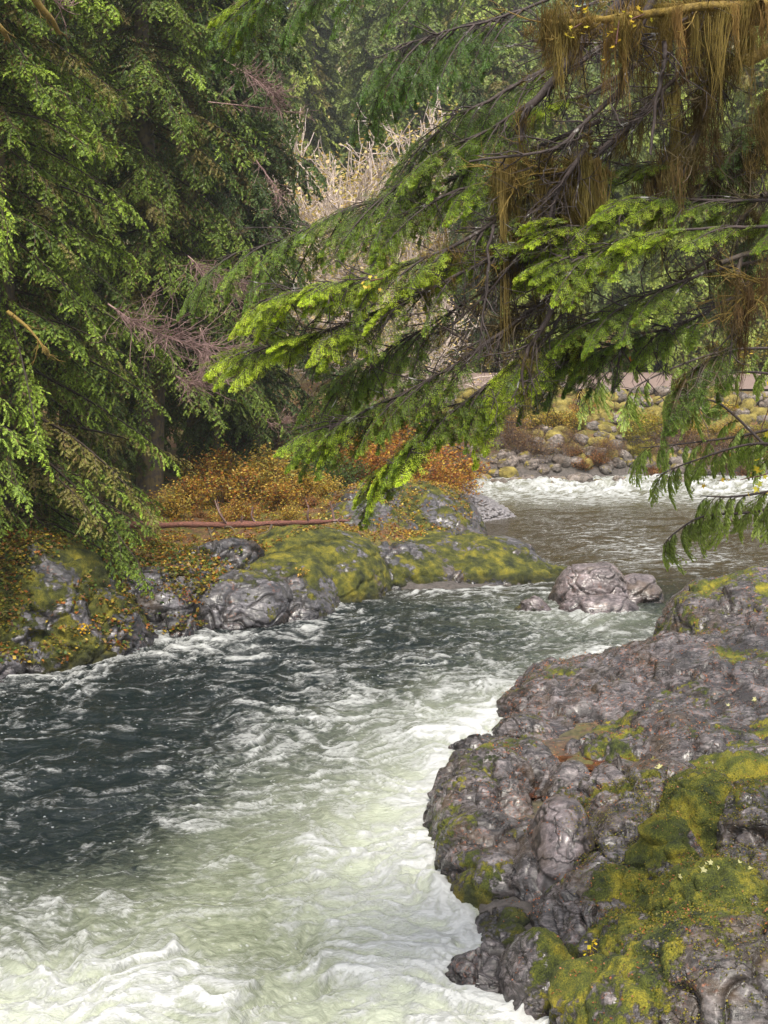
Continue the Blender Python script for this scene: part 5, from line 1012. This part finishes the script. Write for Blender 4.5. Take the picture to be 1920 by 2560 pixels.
# fallen pale leaves on the right bank
fl_ = [(1755, 2170, 'pale leaf on the golden mossy boulder, left end of the leafy twig'), (1780, 2163, 'pale cream leaf in the middle of the leafy twig on moss'), (1800, 2168, 'pale green leaf at the right end of the leafy twig'), (1845, 2158, 'pale leaf in the dark hollow at the right edge'), (1872, 2172, 'cream leaf right of the other one in the dark hollow'),
       (1645, 1922, 'single cream leaf on the slab above the brightest moss'), (1828, 1768, 'cream leaf on the flat slab near the right edge'), (1893, 1752, 'small white leaf farthest right on the flat slab'), (1640, 1905, 'small pale leaf beside a mossy crevice of the slab'), (1700, 2190, 'long pale leaf lying on moss below the leafy twig')]
for px, py, lb in fl_:
    d = ray(px, py); best = None
    for t, nm in surf:
        h = t.ray_cast(Vector(CAM), Vector(nrm(d)))
        if h[0] is not None and (best is None or h[3] < best[1]): best = (h[0], h[3], h[1])
    if best is None: continue
    mb = MB(); p_ = np.array(best[0]) ; nn_ = nrm(np.array(best[2]) + np.array([0, -.3, .4])); q = tuple(p_ + nn_ * .025)
    for _ in range(2): maple_leaf(mb, ge.normal(0, .02, 3), .05 * ge.uniform(.8, 1.2), ge.normal(0, 1, 3), nn_, np.array([.62, .60, .30]) * ge.uniform(.85, 1.1))
    o = mb.build('fallen_leaf', M_autumn, smooth=False); o.location = q; tag(o, lb, 'leaf')

# puddles in the hollows of the slab
def puddle(px, py, z, rx, ry):
    c = W(px, py, z); z = gz(c[0], c[1]) + z; a = np.linspace(0, 2 * np.pi, 40, endpoint=False); r_ = 1 + .18 * np.sin(3 * a + px) + .1 * np.sin(5 * a)
    V = np.vstack([[c[0], c[1], z], np.stack([c[0] + rx * r_ * np.cos(a), c[1] + ry * r_ * np.sin(a), 0 * a + z], 1)]); T = [(0, i + 1, (i + 1) % 40 + 1) for i in range(40)]
    return tag(link('puddle_water', make_mesh('puddle_water', V, None, T), M_pud), kind='structure')
k = NT('brown_puddle'); k.set(k.b.inputs['Base Color'], k.ramp(k.noise(6, 4), [(.4, (.035, .012, .006)), (.65, (.12, .04, .02))])); k.b.inputs['Roughness'].default_value = .06; M_pud = k.m
puddle(1440, 1945, .10, .7, .32); puddle(1320, 2010, .12, .5, .22)
# ------------------------------------------------------------------ thin mist over the valley
mb = MB(); x0, x1, y0, y1, z0, z1 = -96, 126, -24, 172, -2.8, 54
mb.add([(x0, y0, z0), (x1, y0, z0), (x1, y1, z0), (x0, y1, z0), (x0, y0, z1), (x1, y0, z1), (x1, y1, z1), (x0, y1, z1)], [(0, 3, 2, 1), (4, 5, 6, 7), (0, 1, 5, 4), (1, 2, 6, 5), (2, 3, 7, 6), (3, 0, 4, 7)])
k = NT('haze'); k.n.remove(k.b); v = k.node('ShaderNodeVolumePrincipled'); v.inputs['Color'].default_value = (.86, .90, .86, 1); v.inputs['Density'].default_value = .0006; v.inputs['Anisotropy'].default_value = .2
k.l.new(v.outputs[0], k.out.inputs['Volume']); tag(mb.build('haze', k.m, smooth=False), 'thin pale mist hanging in the river valley', 'haze', kind='stuff')
